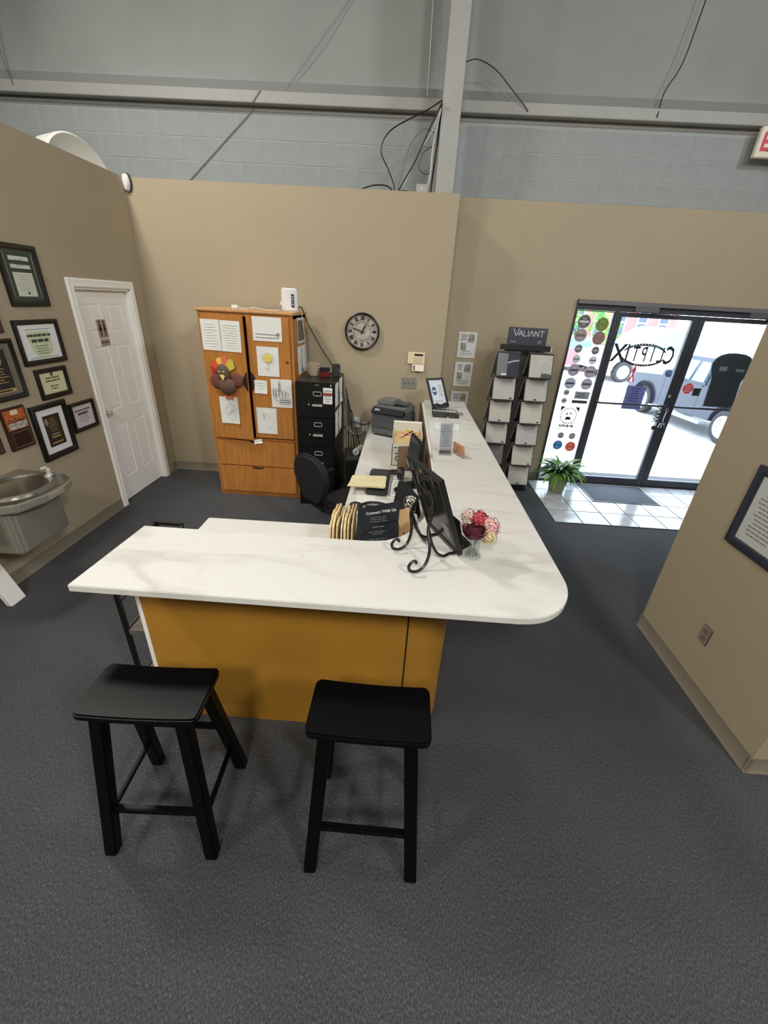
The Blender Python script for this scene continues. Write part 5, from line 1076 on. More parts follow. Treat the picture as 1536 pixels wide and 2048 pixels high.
for i, (a, af) in enumerate(((0.045, -0.035), (0.215, 0.145))):
    # back leg with scroll foot, rising to the spine
    sc_ = [(af, -0.215 - 0.026 * math.cos(q), 0.034 + 0.028 * math.sin(q)) for q in (1.2, 0.3, -0.6, -1.57)]
    pts_ = [EP(af, -0.232, 0.046), EP(af, -0.238, 0.058), EP(af, -0.254, 0.056), EP(af, -0.266, 0.036), EP(af, -0.256, 0.014), EP(af, -0.225, 0.0065), EP(af + 0.01, -0.19, 0.018), EP(af + 0.025, -0.165, 0.055), EP(af + 0.045, -0.155, 0.10), EP(a, -0.150, 0.15), EP(a + (0.09 - a) * 0.25 + 0.02, back(0.24) - 0.012, 0.24), EP(0.13 + (0.02 if i else -0.02), back(0.33) - 0.008, 0.33), EP(0.13 + (0.02 if i else -0.02), back(0.355) - 0.004, 0.355)]
    obj('back_leg', MB().tube(bez(pts_, 6), 0.0064, 8), M_BLKM, ez)
    pf = [EP(a, -0.148, 0.15), EP(a, -0.125, 0.07), EP(a, -0.09, 0.015), EP(a, -0.05, 0.0065), EP(a, -0.015, 0.010), EP(a, 0.015, 0.016), EP(a, 0.034, 0.022), EP(a, 0.040, 0.042)]
    pf = [EP(a + 0.0, -0.148, 0.15), EP(a - 0.005, -0.13, 0.085), EP(a - 0.01, -0.10, 0.030), EP(a - 0.01, -0.065, 0.0066), EP(a, -0.03, 0.0066), EP(a, 0.0, 0.0066), EP(a, 0.026, 0.010), EP(a, 0.036, 0.035)]
    obj('front_leg', MB().tube(bez(pf, 6), 0.0064, 8), M_BLKM, ez)
obj('cross_brace', MB().tube(bez([EP(0.045, -0.140, 0.13), EP(0.09, -0.125, 0.065), EP(0.13, -0.12, 0.05), EP(0.17, -0.125, 0.065), EP(0.215, -0.140, 0.13)], 6), 0.0060, 8), M_BLKM, ez)
obj('spine_loop', MB().tube(bez([EP(0.10, back(0.30) - 0.012, 0.30), EP(0.115, back(0.345) - 0.012, 0.345), EP(0.14, back(0.36) - 0.012, 0.362), EP(0.165, back(0.345) - 0.012, 0.345), EP(0.155, back(0.31) - 0.014, 0.31), EP(0.13, back(0.29) - 0.014, 0.29), EP(0.10, back(0.30) - 0.012, 0.30)], 5), 0.0050, 8), M_BLKM, ez)
for q in (-1, 1):
    obj('scroll', MB().tube(bez([EP(0.13 + q * 0.01, back(0.2) - 0.012, 0.20), EP(0.13 + q * 0.05, back(0.25) - 0.012, 0.25), EP(0.13 + q * 0.06, back(0.29) - 0.012, 0.29), EP(0.13 + q * 0.04, back(0.305) - 0.012, 0.305), EP(0.13 + q * 0.03, back(0.285) - 0.012, 0.285)], 5), 0.0050, 8), M_BLKM, ez)

# flower vase
VX, VY = 0.364, 1.552
t = thing('flower_vase', 'small glass vase of burgundy and pink flowers beside the easel', 'vase', (VX, VY, HC))
obj('glass', MB().lathe([(0.028, 0.001), (0.034, 0.008), (0.032, 0.025), (0.022, 0.055), (0.023, 0.08), (0.033, 0.108), (0.031, 0.108), (0.018, 0.075), (0.016, 0.05), (0.022, 0.02), (0.0, 0.012)], (VX, VY, HC), 24, caps=False), glass_mat('vase_glass', (0.90, 0.94, 0.93), 0.16), t)
R = random.Random(4)
for k in range(7):
    a = 2 * PI * k / 7
    obj('stem', MB().tube(bez([(VX + 0.018 * math.cos(a), VY + 0.018 * math.sin(a), HC + 0.012), (VX - 0.004 * math.cos(a), VY - 0.004 * math.sin(a), HC + 0.07), (VX - 0.02 * math.cos(a), VY - 0.02 * math.sin(a), HC + 0.14)], 4), 0.0024, 6), mat('stem_green', (96, 104, 62), 0.6), t)
def rose(c, r, rgb, label=None):
    mb = MB(); c = Vector(c)
    for lay, (rr_, n_, e0, e1) in enumerate(((0.20, 3, -0.2, 1.3), (0.38, 3, -0.5, 1.05), (0.56, 4, -0.8, 0.85), (0.74, 5, -1.1, 0.62), (0.90, 6, -1.3, 0.38), (1.0, 6, -1.4, 0.05))):
        for k in range(n_):
            a = 2 * PI * k / n_ + lay * 0.9 + R.uniform(-0.15, 0.15); vs = []; fs = []; m_, q_ = 7, 6; wid = 3.4 / n_
            for i in range(m_ + 1):
                for j in range(q_ + 1):
                    u_ = (i / m_ - 0.5) * 2; h_ = j / q_; el = e0 + (e1 - 0.35 * u_ * u_ - e0) * h_
                    rad = r * (rr_ + 0.05 * u_ * (1 if k % 2 else -1) + 0.10 * h_ ** 4) + r * 0.04 * (k % 2)
                    th = a + u_ * wid
                    vs.append((c.x + rad * math.cos(el) * math.cos(th), c.y + rad * math.cos(el) * math.sin(th), c.z + rad * math.sin(el) * 0.85))
            for i in range(m_):
                for j in range(q_):
                    b = i * (q_ + 1) + j; fs.append((b, b + q_ + 1, b + q_ + 2, b + 1))
            mb.add(vs, fs)
    return obj('bloom', mb, mat('petal_%d_%d_%d' % rgb, rgb, 0.8, var=0.12, scale=60), t, label=label)
def cluster(c, r, n_, rgb, label=None):
    mb = MB(); c = Vector(c)
    for k in range(n_):
        z = 1 - 1.85 * (k + 0.5) / n_; a = k * 2.4; q = math.sqrt(max(0, 1 - z * z)); rad = r * R.uniform(0.72, 1.18)
        d = Vector((q * math.cos(a), q * math.sin(a), z)); p = c + d * rad; e = d.orthogonal().normalized(); f_ = d.cross(e)
        for j in range(5):
            b = 2 * PI * j / 5; s_ = r * R.uniform(0.16, 0.26); x = e * math.cos(b) + f_ * math.sin(b); y = e * -math.sin(b) + f_ * math.cos(b)
            mb.face([p, p + x * s_ * 0.6 + y * s_ * 0.45 + d * s_ * 0.2, p + x * s_ * 1.15 + d * s_ * 0.05, p + x * s_ * 0.6 - y * s_ * 0.45 + d * s_ * 0.2])
    mb.sph(c, r * 0.62, n=12, k=8)
    return obj('bloom', mb, mat('petal_%d_%d_%d' % rgb, rgb, 0.8, var=0.15, scale=80), t, label=label)
rose((VX - 0.020, VY - 0.038, HC + 0.158), 0.047, (84, 26, 42), 'dark burgundy rose')
cluster((VX + 0.006, VY + 0.022, HC + 0.178), 0.036, 110, (188, 72, 84), 'red pink bloom')
cluster((VX + 0.050, VY + 0.0, HC + 0.158), 0.038, 110, (222, 170, 166), 'blush pink bloom')
cluster((VX + 0.045, VY - 0.035, HC + 0.125), 0.032, 70, (214, 196, 150), 'cream bloom')
cluster((VX - 0.040, VY + 0.035, HC + 0.185), 0.030, 60, (226, 196, 180), 'pale cream bloom')
cluster((VX - 0.058, VY - 0.002, HC + 0.158), 0.018, 24, (206, 140, 150), 'small pink bloom')
t = thing('tag_holder', 'small dark framed card standing between the easel and the vase', 'card holder', (0.33, 1.62, HC))
Mt = frame_mat((0.312, 1.655, HC + 0.001), (-0.41, 0.91, 0), (-0.25, -0.11, 0.96))
obj('card', MB(Mt).box(-0.04, 0.05, 0.0, 0.15, 0.004, 0.006), mat('brown_card', (88, 70, 56), 0.6), t)
obj('sleeve', MB(Mt).box(-0.045, 0.055, 0.0, 0.155, 0.0, 0.003).box(-0.045, 0.055, 0.0, 0.004, 0.0, 0.05), M_BLKP, t)

# ------------------------------------------------------------ items at the far end of the raised counter
t = thing('picture_frame', 'black picture frame with a blue seal certificate on the counter', 'picture frame', (0.40, 4.40, HC))
Mf = frame_mat((0.335, 4.36, HC + 0.045), (0.94, 0.30, 0), (-0.08, 0.28, 0.95))
Mf = frame_mat((0.425, 4.40, HC + 0.035), (0.86, 0.51, 0), (-0.30, 0.32, 0.90))
mb = MB(Mf); w_, h_ = 0.105, 0.30
for a0, a1, b0, b1 in ((-w_, w_, 0, 0.022), (-w_, w_, h_ - 0.022, h_), (-w_, -w_ + 0.022, 0.022, h_ - 0.022), (w_ - 0.022, w_, 0.022, h_ - 0.022)): mb.box(a0, a1, b0, b1, 0, 0.016)
obj('frame', mb, MF, t, bevel=0.002)
obj('certificate', MB(Mf).box(-w_ + 0.02, w_ - 0.02, 0.02, h_ - 0.02, 0.004, 0.007), mat('certificate_blue_white', (206, 216, 224), 0.35), t)
obj('seal', MB(Mf @ Matrix.Translation((-0.036, 0.165, 0.007)) @ Matrix.Diagonal((0.78, 1.25, 1, 1))).lathe([(0.036, 0), (0.036, 0.001)], n=24), mat('seal_blue', (58, 84, 118), 0.5), t)
obj('print', scribble(scribble(MB(Mf), 0.01, 0.075, 0.10, 0.235, 6, d=0.0085, h=0.25, seed=61, words=3), -0.06, 0.06, 0.04, 0.07, 2, d=0.0085, h=0.25, seed=62), mat('letter_ink', (128, 130, 132), 0.8), t)
obj('seal_band', MB(Mf).box(-0.058, -0.014, 0.158, 0.172, 0.008, 0.009), M_WPL, t)
obj('stand', MB(Mf).box(-0.04, 0.04, 0.0, 0.18, -0.012, 0.0).box(-0.09, 0.09, -0.014, 0.0, -0.03, 0.03), M_BLKM, t)
obj('ornament', MB(Mf).tube(bez([(-0.1, 0.012, 0.02), (-0.05, 0.03, 0.022), (0, 0.008, 0.022), (0.05, 0.03, 0.022), (0.1, 0.012, 0.02)], 5), 0.006, 6), M_BLKM, t)
t = thing('mesh_tray', 'black mesh letter tray in front of the certificate frame', 'tray', (0.45, 4.2, HC))
x0, x1, y0, y1 = 0.335, 0.585, 4.07, 4.29
obj('base', MB().box(x0, x1, y0, y1, HC, HC + 0.006), M_DGREY, t)
mb = MB()
for p, q in (((x0, y0), (x1, y0)), ((x1, y0), (x1, y1)), ((x1, y1), (x0, y1)), ((x0, y1), (x0, y0))):
    mb.bar((p[0], p[1], HC + 0.03), (q[0], q[1], HC + 0.03), 0.006, 0.006); mb.bar((p[0], p[1], HC + 0.004), (q[0], q[1], HC + 0.004), 0.006, 0.006)
for k in range(7):
    x = x0 + (x1 - x0) * k / 6; mb.bar((x, y0, HC), (x, y0, HC + 0.03), 0.003, 0.003); mb.bar((x, y1, HC), (x, y1, HC + 0.03), 0.003, 0.003)
obj('wire_rim', mb, M_BLKM, t)
obj('handle', MB().tube([(x1, y0 + 0.04, HC + 0.03), (x1 + 0.045, y0 + 0.05, HC + 0.03), (x1 + 0.045, y0 + 0.11, HC + 0.03), (x1, y0 + 0.12, HC + 0.03)], 0.004, 6), M_BLKM, t)
for i, (x, y, a) in enumerate(((0.385, 3.745, 0.02), (0.50, 3.74, -0.12))):
    M = PUP(x, y, HC + 0.001, a)
    t = thing('paper_slip', ['white slip lying left behind the clear sign holder', 'white slip lying right behind the clear sign holder'][i], 'paper', (x, y, HC), group='slips on the counter')
    obj('sheet', MB(M).box(-0.05, 0.05, -0.10, 0.10, 0, 0.002), M_PAPER, t)
    obj('print', scribble(MB(M), -0.035, 0.035, -0.08, 0.08, 5, d=0.0026, h=0.2, seed=70 + i), M_PENCIL, t)
t = thing('pen', 'black and chrome pen standing up behind the sign holder', 'pen', (0.462, 3.93, HC))
obj('barrel', MB().cyl((0.462, 3.93, HC + 0.006), (0.458, 3.90, HC + 0.055), 0.007, n=10), M_CHROME, t)
obj('cap', MB().cyl((0.458, 3.90, HC + 0.055), (0.456, 3.895, HC + 0.08), 0.009, n=10).bar((0.456, 3.895, HC + 0.078), (0.50, 3.89, HC + 0.082), 0.008, 0.005), M_BLKP, t)
obj('base', MB().lathe([(0.02, 0), (0.02, 0.006), (0.008, 0.008)], (0.462, 3.93, HC), 16), M_CHROME, t)
t = thing('acrylic_sign_holder', 'clear acrylic holder with a printed grey sheet on the counter', 'sign holder', (0.37, 3.0, HC))
Ma = frame_mat((0.362, 2.97, HC + 0.002), (0.985, 0.17, 0), (-0.02, 0.25, 0.97))
obj('sheet', MB(Ma).box(-0.048, 0.042, 0.03, 0.215, 0.003, 0.004), mat('grey_flyer', (186, 188, 196), 0.6), t)
obj('print', scribble(MB(Ma), -0.04, 0.036, 0.045, 0.205, 9, d=0.0052, h=0.3, seed=80), mat('letter_ink', (128, 130, 132), 0.8), t)
obj('clear_cover', MB(Ma).box(-0.052, 0.046, 0.0, 0.218, 0.0055, 0.0075).box(-0.052, 0.046, 0.0, 0.218, 0, 0.002), glass_mat('acrylic', (0.97, 0.98, 0.98), 0.10), t, smooth=False)
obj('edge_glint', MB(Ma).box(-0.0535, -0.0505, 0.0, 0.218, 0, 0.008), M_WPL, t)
obj('foot', MB().box(0.31, 0.405, 2.92, 3.04, HC, HC + 0.003), glass_mat('acrylic', (0.97, 0.98, 0.98), 0.10), t, smooth=False)
t = thing('card_stand', 'small stand of copper brown business cards on the counter', 'card holder', (0.45, 2.94, HC))
Mc = frame_mat((0.453, 2.935, HC + 0.003), (0.50, -0.866, 0), (0.10, 0.06, 0.99))
Mc = frame_mat((0.453, 2.935, HC + 0.003), (0.42, -0.90, 0), (-0.12, -0.05, 0.99))
obj('cards', MB(Mc).box(-0.07, 0.07, 0, 0.085, -0.012, -0.001), mat('copper_card', (168, 118, 84), 0.5, rgb2=(196, 152, 112), scale=25), t)
obj('stand', MB(Mc).box(-0.072, 0.072, -0.002, 0.03, 0.0, 0.003).box(-0.072, 0.072, -0.003, 0.0, -0.03, 0.006), glass_mat('acrylic', (0.97, 0.98, 0.98), 0.10), t, smooth=False)
obj('print', scribble(MB(Mc), -0.05, 0.04, 0.02, 0.07, 3, d=0.001, h=0.3, seed=83), mat('copper_ink', (120, 80, 56), 0.5), t)

# printed sheets on the wall behind the counter end
M_FLY = mat('flyer_paper', (214, 214, 212), 0.6)
def d_fly(k):
    def f(t, M):
        R = random.Random(k)
        ph = [(0.045, 0.075, 0.035, 0.045)] + ([(-0.04, -0.02, 0.03, 0.04)] if k != 2 else [(-0.05, -0.01, 0.025, 0.012)])
        for x, y, a, b in ph: obj('photo', MB(M).box(x - a, x + a, y - b, y + b, 0.004, 0.0072), mat('flyer_photo', (104, 96, 82), 0.6, rgb2=(176, 172, 160), scale=40), t)
        obj('print', scribble(scribble(MB(M), -0.085, 0.0, 0.05, 0.12, 4, d=0.0072, h=0.3, seed=k, words=4), -0.085, 0.085, -0.12, -0.06, 3, d=0.0072, h=0.25, seed=k + 1, words=7), mat('letter_ink', (128, 130, 132), 0.8), t)
    return f
for i, (x, z, lb) in enumerate(((0.745, 1.645, 'top'), (0.742, 1.31, 'middle'), (0.735, 0.965, 'bottom'))):
    sheet('wall_flyer', lb + ' one of three printed flyers on the wall beside the counter end', PY(x, z, YG - 0.0005), 0.215, 0.285, 0, 90 + i, d_fly(i), m=M_FLY, grp='printed flyers beside the counter', curl=0.010, cat='flyer')

# ------------------------------------------------------------ desk items
t = thing('laser_printer', 'dark grey office printer at the far end of the desk', 'printer', (-0.05, 4.5, HD))
Mp = Matrix.Translation((-0.06, 4.50, HD)) @ Matrix.Rotation(-0.42, 4, 'Z')
PG = mat('printer_grey', (86, 88, 88), 0.5); PGL = mat('printer_light', (112, 114, 112), 0.5)
obj('body', MB(Mp).box(-0.185, 0.185, -0.17, 0.17, 0.015, 0.25), PG, t, bevel=0.012)
obj('paper_tray', MB(Mp).box(-0.17, 0.17, -0.184, -0.168, 0.02, 0.085).box(-0.03, 0.03, -0.19, -0.18, 0.03, 0.045), PG, t, bevel=0.005)
obj('front_cover', MB(Mp).box(-0.18, 0.18, -0.178, -0.168, 0.095, 0.235), mat('printer_front', (76, 78, 79), 0.45), t, bevel=0.004)
obj('control_panel', MB(Mp).add([(-0.185, -0.20, 0.25), (0.185, -0.20, 0.25), (0.185, -0.13, 0.30), (-0.185, -0.13, 0.30), (-0.185, -0.17, 0.235), (0.185, -0.17, 0.235), (0.185, -0.10, 0.25), (-0.185, -0.10, 0.25)], [(0, 1, 2, 3), (4, 7, 6, 5), (0, 4, 5, 1), (1, 5, 6, 2), (2, 6, 7, 3), (3, 7, 4, 0)]), mat('panel_black', (36, 38, 42), 0.3), t, bevel=0.003)
obj('lcd', MB(Mp @ frame_mat((-0.12, -0.168, 0.276), (1, 0, 0), (0, 0.8, 0.57))).box(-0.03, 0.03, -0.012, 0.012, 0, 0.003), mat('lcd', (150, 168, 180), 0.2), t)
obj('scanner_lid', MB(Mp).box(-0.18, 0.18, -0.12, 0.16, 0.25, 0.315), PGL, t, bevel=0.010)
obj('document_feeder', MB(Mp).box(-0.17, 0.03, -0.09, 0.13, 0.315, 0.365), PGL, t, bevel=0.014)
obj('feeder_tray', MB(Mp).box(0.0, 0.16, -0.07, 0.11, 0.335, 0.345).box(0.02, 0.12, -0.04, -0.03, 0.345, 0.36), PG, t, bevel=0.004)
obj('side_vent', MB(Mp).box(0.184, 0.188, -0.06, 0.04, 0.15, 0.165), M_BLKP, t)
obj('foot', MB(Mp).box(-0.15, -0.10, -0.14, -0.09, 0, 0.016).box(0.10, 0.15, -0.14, -0.09, 0, 0.016).box(-0.15, -0.10, 0.09, 0.14, 0, 0.016).box(0.10, 0.15, 0.09, 0.14, 0, 0.016), M_BLKP, t)

t = thing('file_box', 'white cardboard file box of folders open towards the chair', 'box', (0.05, 3.62, HD))
CB_ = mat('white_cardboard', (214, 210, 198), 0.85, var=0.03)
x0, x1, y0, y1, h_ = -0.045, 0.215, 3.48, 3.78, 0.30
obj('front_wall', MB().box(x0, x1, y0, y0 + 0.006, HD, HD + 0.20), CB_, t)
obj('carton', MB().box(x0, x0 + 0.006, y0, y1, HD, HD + 0.28).box(x1 - 0.006, x1, y0, y1, HD, HD + 0.28).box(x0, x1, y1 - 0.006, y1, HD, HD + 0.31).box(x0, x1, y0, y1, HD, HD + 0.006), CB_, t)
obj('flap', MB(frame_mat((0.085, y1, HD + 0.31), (1, 0, 0), (0, 0.5, 0.86))).box(-0.13, 0.13, 0, 0.02, 0, 0.006), CB_, t)
Mb = PY(0.05, HD + 0.10, y0)
obj('print', scribble(MB(Mb), -0.08, 0.08, 0.0, 0.08, 3, d=0.001, h=0.35, seed=93, words=4), M_INK, t)
obj('logo_print', MB(Mb @ Matrix.Translation((-0.045, -0.03, 0.001))).tube([(0.014 * math.cos(a), 0.018 * math.sin(a), 0) for a in [k * PI / 8 for k in range(16)]], 0.004, 5, closed=True), M_INK, t)
for k in range(7):
    y = 3.52 + 0.033 * k
    c = [(226, 200, 146), (226, 184, 120), (232, 210, 170), (224, 150, 140), (226, 200, 146), (210, 180, 90), (232, 214, 176)][k]
    solo('file_folder', MB().box(x0 + 0.01, x1 - 0.01, y, y + 0.006, HD + 0.008, HD + 0.235 + 0.004 * k).box(x0 + 0.012 + 0.02 * k, x0 + 0.06 + 0.02 * k, y, y + 0.004, HD + 0.235, HD + 0.252 + 0.004 * k), mat('folder_%d' % k, c, 0.8),
         ['manila', 'orange', 'cream', 'pink', 'manila', 'yellow', 'pale'][k] + ' folder in the white file box, %s' % ['frontmost', 'second from the front', 'third from the front', 'in the middle', 'third from the back', 'second from the back', 'rearmost'][k], 'folder', 'folders in the file box')

def monitor(label, c, yaw, w_, hh, z0):
    t = thing('computer_monitor', label, 'monitor', (c[0], c[1], HD), yaw)
    M = W(t)
    Ms = M @ Matrix.Translation((0, 0, z0)) @ Matrix.Rotation(-0.10, 4, 'X')
    obj('screen_case', MB(Ms).box(-w_ / 2, w_ / 2, -0.012, 0.018, 0, hh), M_BLKP, t, bevel=0.005)
    obj('screen', MB(Ms).box(-w_ / 2 + 0.012, w_ / 2 - 0.012, -0.0135, -0.012, 0.02, hh - 0.012), mat('screen_glass', (70, 72, 76), 0.12, spec=0.8), t)
    obj('stand', MB(M).box(-0.025, 0.025, 0.015, 0.035, 0.01, z0 + 0.12), M_BLKP, t, bevel=0.004)
    obj('base', MB(M).prism(arc(0, 0.02, 0.07, 0, 2 * PI, 20)[:-1], 0, 0.010), M_BLKP, t)
    return t, Ms
t, Ms = monitor('flat monitor seen nearly edge-on behind the easel board', (0.125, 3.05), math.radians(-76), 0.30, 0.27, 0.12)
for x, z in ((0.16, 0.035), (0.12, 0.02)): obj('sticky_note', MB(Ms).box(x - 0.03, x + 0.03, z, z + 0.03, -0.016, -0.0138), mat('orange_note', (240, 178, 130), 0.8), t)
t = thing('brown_binder', 'brown upright board standing behind the computer monitor', 'board', (0.03, 3.33, HD))
Mb = frame_mat((0.085, 3.37, HD + 0.001), (1, 0.1, 0), (0, 0.22, 0.97))
obj('panel', MB(Mb).box(-0.075, 0.075, 0, 0.21, 0, 0.008), mat('kraft_brown', (112, 90, 62), 0.8, var=0.08, scale=20), t, bevel=0.003)
obj('stand', MB().box(0.045, 0.125, 3.38, 3.42, HD, HD + 0.02), mat('kraft_brown', (112, 90, 62), 0.8), t)
t = thing('tape_dispenser', 'dark red and black tape roll standing by the monitor', 'tape', (0.045, 3.16, HD))
Mr_ = Matrix.Translation((0.045, 3.165, HD + 0.055)) @ Matrix.Rotation(PI / 2, 4, 'Y') @ Matrix.Rotation(0.2, 4, 'X')
obj('roll', MB(Mr_).lathe([(0.022, -0.022), (0.050, -0.022), (0.050, 0.022), (0.022, 0.022)], n=28, caps=False), mat('maroon_tape', (92, 36, 42), 0.4), t)
obj('tyre', MB(Mr_).lathe([(0.0505, -0.018), (0.0515, -0.016), (0.0515, 0.020), (0.0505, 0.022)], n=28, caps=False), M_BLKP, t)
t = thing('coaster_dish', 'black oval dish on the desk left of the tape roll', 'dish', (-0.01, 3.30, HD))
obj('dish', MB().lathe([(0.03, 0), (0.05, 0.004), (0.055, 0.012), (0.05, 0.012), (0.03, 0.006), (0, 0.006)], (-0.012, 3.30, HD), 24, caps=False), M_BLKP, t)
t = thing('round_tray', 'black round tray with green sticks in front of monitor', 'tray', (0.09, 2.93, HD))
obj('dish', MB().lathe([(0.045, 0), (0.068, 0.006), (0.076, 0.022), (0.071, 0.022), (0.063, 0.010), (0, 0.008)], (0.072, 2.895, HD + 0.003), 28, caps=False), M_BLKP, t)
for k in range(4): obj('stick', MB().bar((0.05 + 0.008 * k, 2.86, HD + 0.016), (0.08 + 0.004 * k, 2.93, HD + 0.02 + 0.01 * k), 0.006, 0.006), mat('olive_stick', (150, 152, 96), 0.7), t)
t = thing('desk_phone', 'black desk phone partly covered by manila folders', 'phone', (-0.13, 3.0, HD))
Mph = Matrix.Translation((-0.128, 3.02, HD + 0.003)) @ Matrix.Rotation(-0.02, 4, 'Z')
obj('body', MB(Mph).add([(-0.085, -0.22, 0), (0.085, -0.22, 0), (0.085, 0.22, 0), (-0.085, 0.22, 0), (-0.082, -0.215, 0.03), (0.082, -0.215, 0.03), (0.082, 0.215, 0.055), (-0.082, 0.215, 0.055)], [(0, 3, 2, 1), (4, 5, 6, 7), (0, 1, 5, 4), (1, 2, 6, 5), (2, 3, 7, 6), (3, 0, 4, 7)]), mat('phone_grey', (52, 54, 56), 0.5), t, bevel=0.012)
for i in range(3):
    for j in range(3): obj('key', MB(Mph).box(-0.05 + 0.04 * i, -0.025 + 0.04 * i, -0.19 + 0.03 * j, -0.172 + 0.03 * j, 0.03, 0.040), M_BLKP, t)
t = thing('manila_stack', 'stack of manila folders lying on the desk phone', 'folder', (-0.2, 2.92, HD + 0.058))
Mm = PUP(-0.205, 2.925, HD + 0.060, 0.05)
for k in range(3): obj('folder', MB(Mm @ Matrix.Rotation(0.04 * k, 4, 'Z')).prism([(-0.155, -0.105), (0.125, -0.115), (0.145, 0.10), (-0.12, 0.105)], 0.004 * k, 0.004 * k + 0.0025), mat('manila_yellow', (226, 214, 172), 0.75, var=0.03), t)
for k in range(4): obj('tab', MB(Mm).box(-0.03 + 0.03 * k, -0.015 + 0.03 * k, -0.122, -0.108, 0.011, 0.012), mat('tab_green', (196, 206, 110), 0.7), t)
t = thing('calculator_paper', 'white form sheets scattered under the phone', 'paper', (-0.1, 2.75, HD))
for k, (x, y, a, w2, h2) in enumerate(((-0.21, 2.80, 0.1, 0.07, 0.12), (0.005, 2.98, -0.05, 0.045, 0.20), (-0.03, 2.62, 0.1, 0.10, 0.12), (0.08, 2.66, -0.2, 0.05, 0.10))):
    obj('sheet', MB(PUP(x, y, HD + 0.0005 * (k + 1), a)).box(-w2, w2, -h2, h2, 0, 0.0005), M_PAPER, t)
obj('printed_border', MB(PUP(0.005, 2.98, HD + 0.0026, -0.05)).tube([(-0.035, -0.17, 0), (0.035, -0.17, 0), (0.035, 0.17, 0), (-0.035, 0.17, 0)], 0.002, 4, closed=True), M_INK, t)
obj('print', scribble(MB(PUP(0.005, 2.98, HD + 0.0022, -0.05)), -0.025, 0.025, -0.14, 0.14, 8, d=0.0006, h=0.3, seed=99), M_PENCIL, t)
t = thing('headset', 'black coiled headset lying on the desk behind the folders', 'headset', (-0.25, 2.63, HD))
obj('ear_cushion', MB().lathe([(0.012, 0), (0.044, 0.004), (0.050, 0.018), (0.040, 0.030), (0.02, 0.026), (0, 0.02)], (-0.262, 2.585, HD), 24, caps=False), M_BLKP, t)
obj('headband', MB().tube(bez([(-0.225, 2.60, HD + 0.02), (-0.18, 2.64, HD + 0.02), (-0.11, 2.66, HD + 0.015), (-0.05, 2.63, HD + 0.015), (-0.03, 2.58, HD + 0.012)], 6), 0.010, 8), M_BLKP, t)
obj('coiled_cord', MB().tube([(-0.20 + 0.0022 * k + 0.0, 2.60 + 0.022 * math.sin(k * 0.9), HD + 0.012 + 0.006 * math.cos(k * 0.9)) for k in range(60)], 0.0035, 5), M_BLKP, t)
# upright folders with the dark flyer holder in front
t = thing('desktop_sorter', 'low black wire sorter holding folders behind the raised counter', 'sorter', (-0.1, 2.15, HD))
obj('wire_frame', MB().box(-0.355, 0.068, 1.93, 2.24, HD, HD + 0.006).bar((-0.355, 1.93, HD + 0.09), (0.068, 1.93, HD + 0.09), 0.005, 0.005).bar((-0.355, 2.24, HD + 0.12), (0.068, 2.24, HD + 0.12), 0.005, 0.005), M_BLKM, t)
obj('wire_end', MB().bar((0.068, 2.24, HD), (0.068, 2.24, HD + 0.30), 0.006, 0.006).bar((0.068, 1.93, HD), (0.068, 1.93, HD + 0.20), 0.006, 0.006).bar((-0.355, 1.93, HD), (-0.355, 1.93, HD + 0.10), 0.006, 0.006), M_BLKM, t)
FC = [(222, 192, 150), (230, 206, 156), (214, 194, 150), (226, 214, 186), (220, 198, 146), (234, 214, 164), (226, 200, 152)]
R = random.Random(17)
for k in range(7):
    x = -0.345 + 0.020 * k; hh = R.uniform(-0.012, 0.012); th_ = R.uniform(0.006, 0.013); tb = 0.03 * (k % 3)
    pf = [(1.945, HD + 0.007), (2.225, HD + 0.007), (2.225, HD + 0.19 + hh), (2.215, HD + 0.205 + hh), (2.12 - tb, HD + 0.208 + hh), (2.10 - tb, HD + 0.226 + hh), (2.03 - tb, HD + 0.226 + hh), (2.01 - tb, HD + 0.205 + hh), (1.96, HD + 0.20 + hh), (1.945, HD + 0.185 + hh)]
    Mk = Matrix.Translation((x, 2.08, HD + 0.007)) @ Matrix.Rotation(R.uniform(0.0, 0.03), 4, 'Y') @ Matrix.Rotation(R.uniform(-0.025, 0.025), 4, 'Z') @ Matrix.Translation((0, -2.08, -HD - 0.007))
    solo('upright_folder', MB(Mk).prism(pf, 0, th_, axis='x'), mat('manila_%d' % k, FC[k], 0.8), 'upright manila folder, %s from the left in the desk sorter' % ['first', 'second', 'third', 'fourth', 'fifth', 'sixth', 'seventh'][k], 'folder', 'upright folders in the sorter', bevel=0.0015, seg=1)
solo('manila_divider', MB(frame_mat((0.06, 2.06, HD + 0.007), (0.96, 0.28, 0), (0, 0.0, 1))).prism([(-0.07, 0), (0.055, 0), (0.055, 0.255), (0.03, 0.27), (-0.07, 0.262)], 0, 0.004), mat('tan_folder', (214, 178, 128), 0.8), 'tan folder standing right of the dark flyer', 'folder')
t = thing('flyer_holder', 'dark slate flyer reading Connect With Us in wire holder', 'flyer', (-0.09, 1.95, HD))
Mfl = frame_mat((-0.085, 1.985, HD + 0.075), (0.975, 0.22, 0), (0.04, 0.10, 0.99))
obj('flyer', MB(Mfl).prism([(-0.115, 0.0), (0.115, 0.0), (0.115, 0.262), (-0.115, 0.225)], 0, 0.004), mat('slate_flyer', (42, 48, 56), 0.4), t)
obj('holder', MB(Mfl).tube([(0.118, 0.0, 0.004), (0.12, 0.12, 0.004), (0.10, 0.148, 0.006), (-0.04, 0.120, 0.006), (-0.085, 0.07, 0.006), (-0.09, 0.0, 0.006)], 0.003, 6).box(-0.12, 0.12, -0.004, 0, -0.01, 0.015), M_BLKM, t)
obj('foot', MB().box(-0.19, 0.02, 1.935, 2.0, HD + 0.006, HD + 0.074), M_BLKM, t)
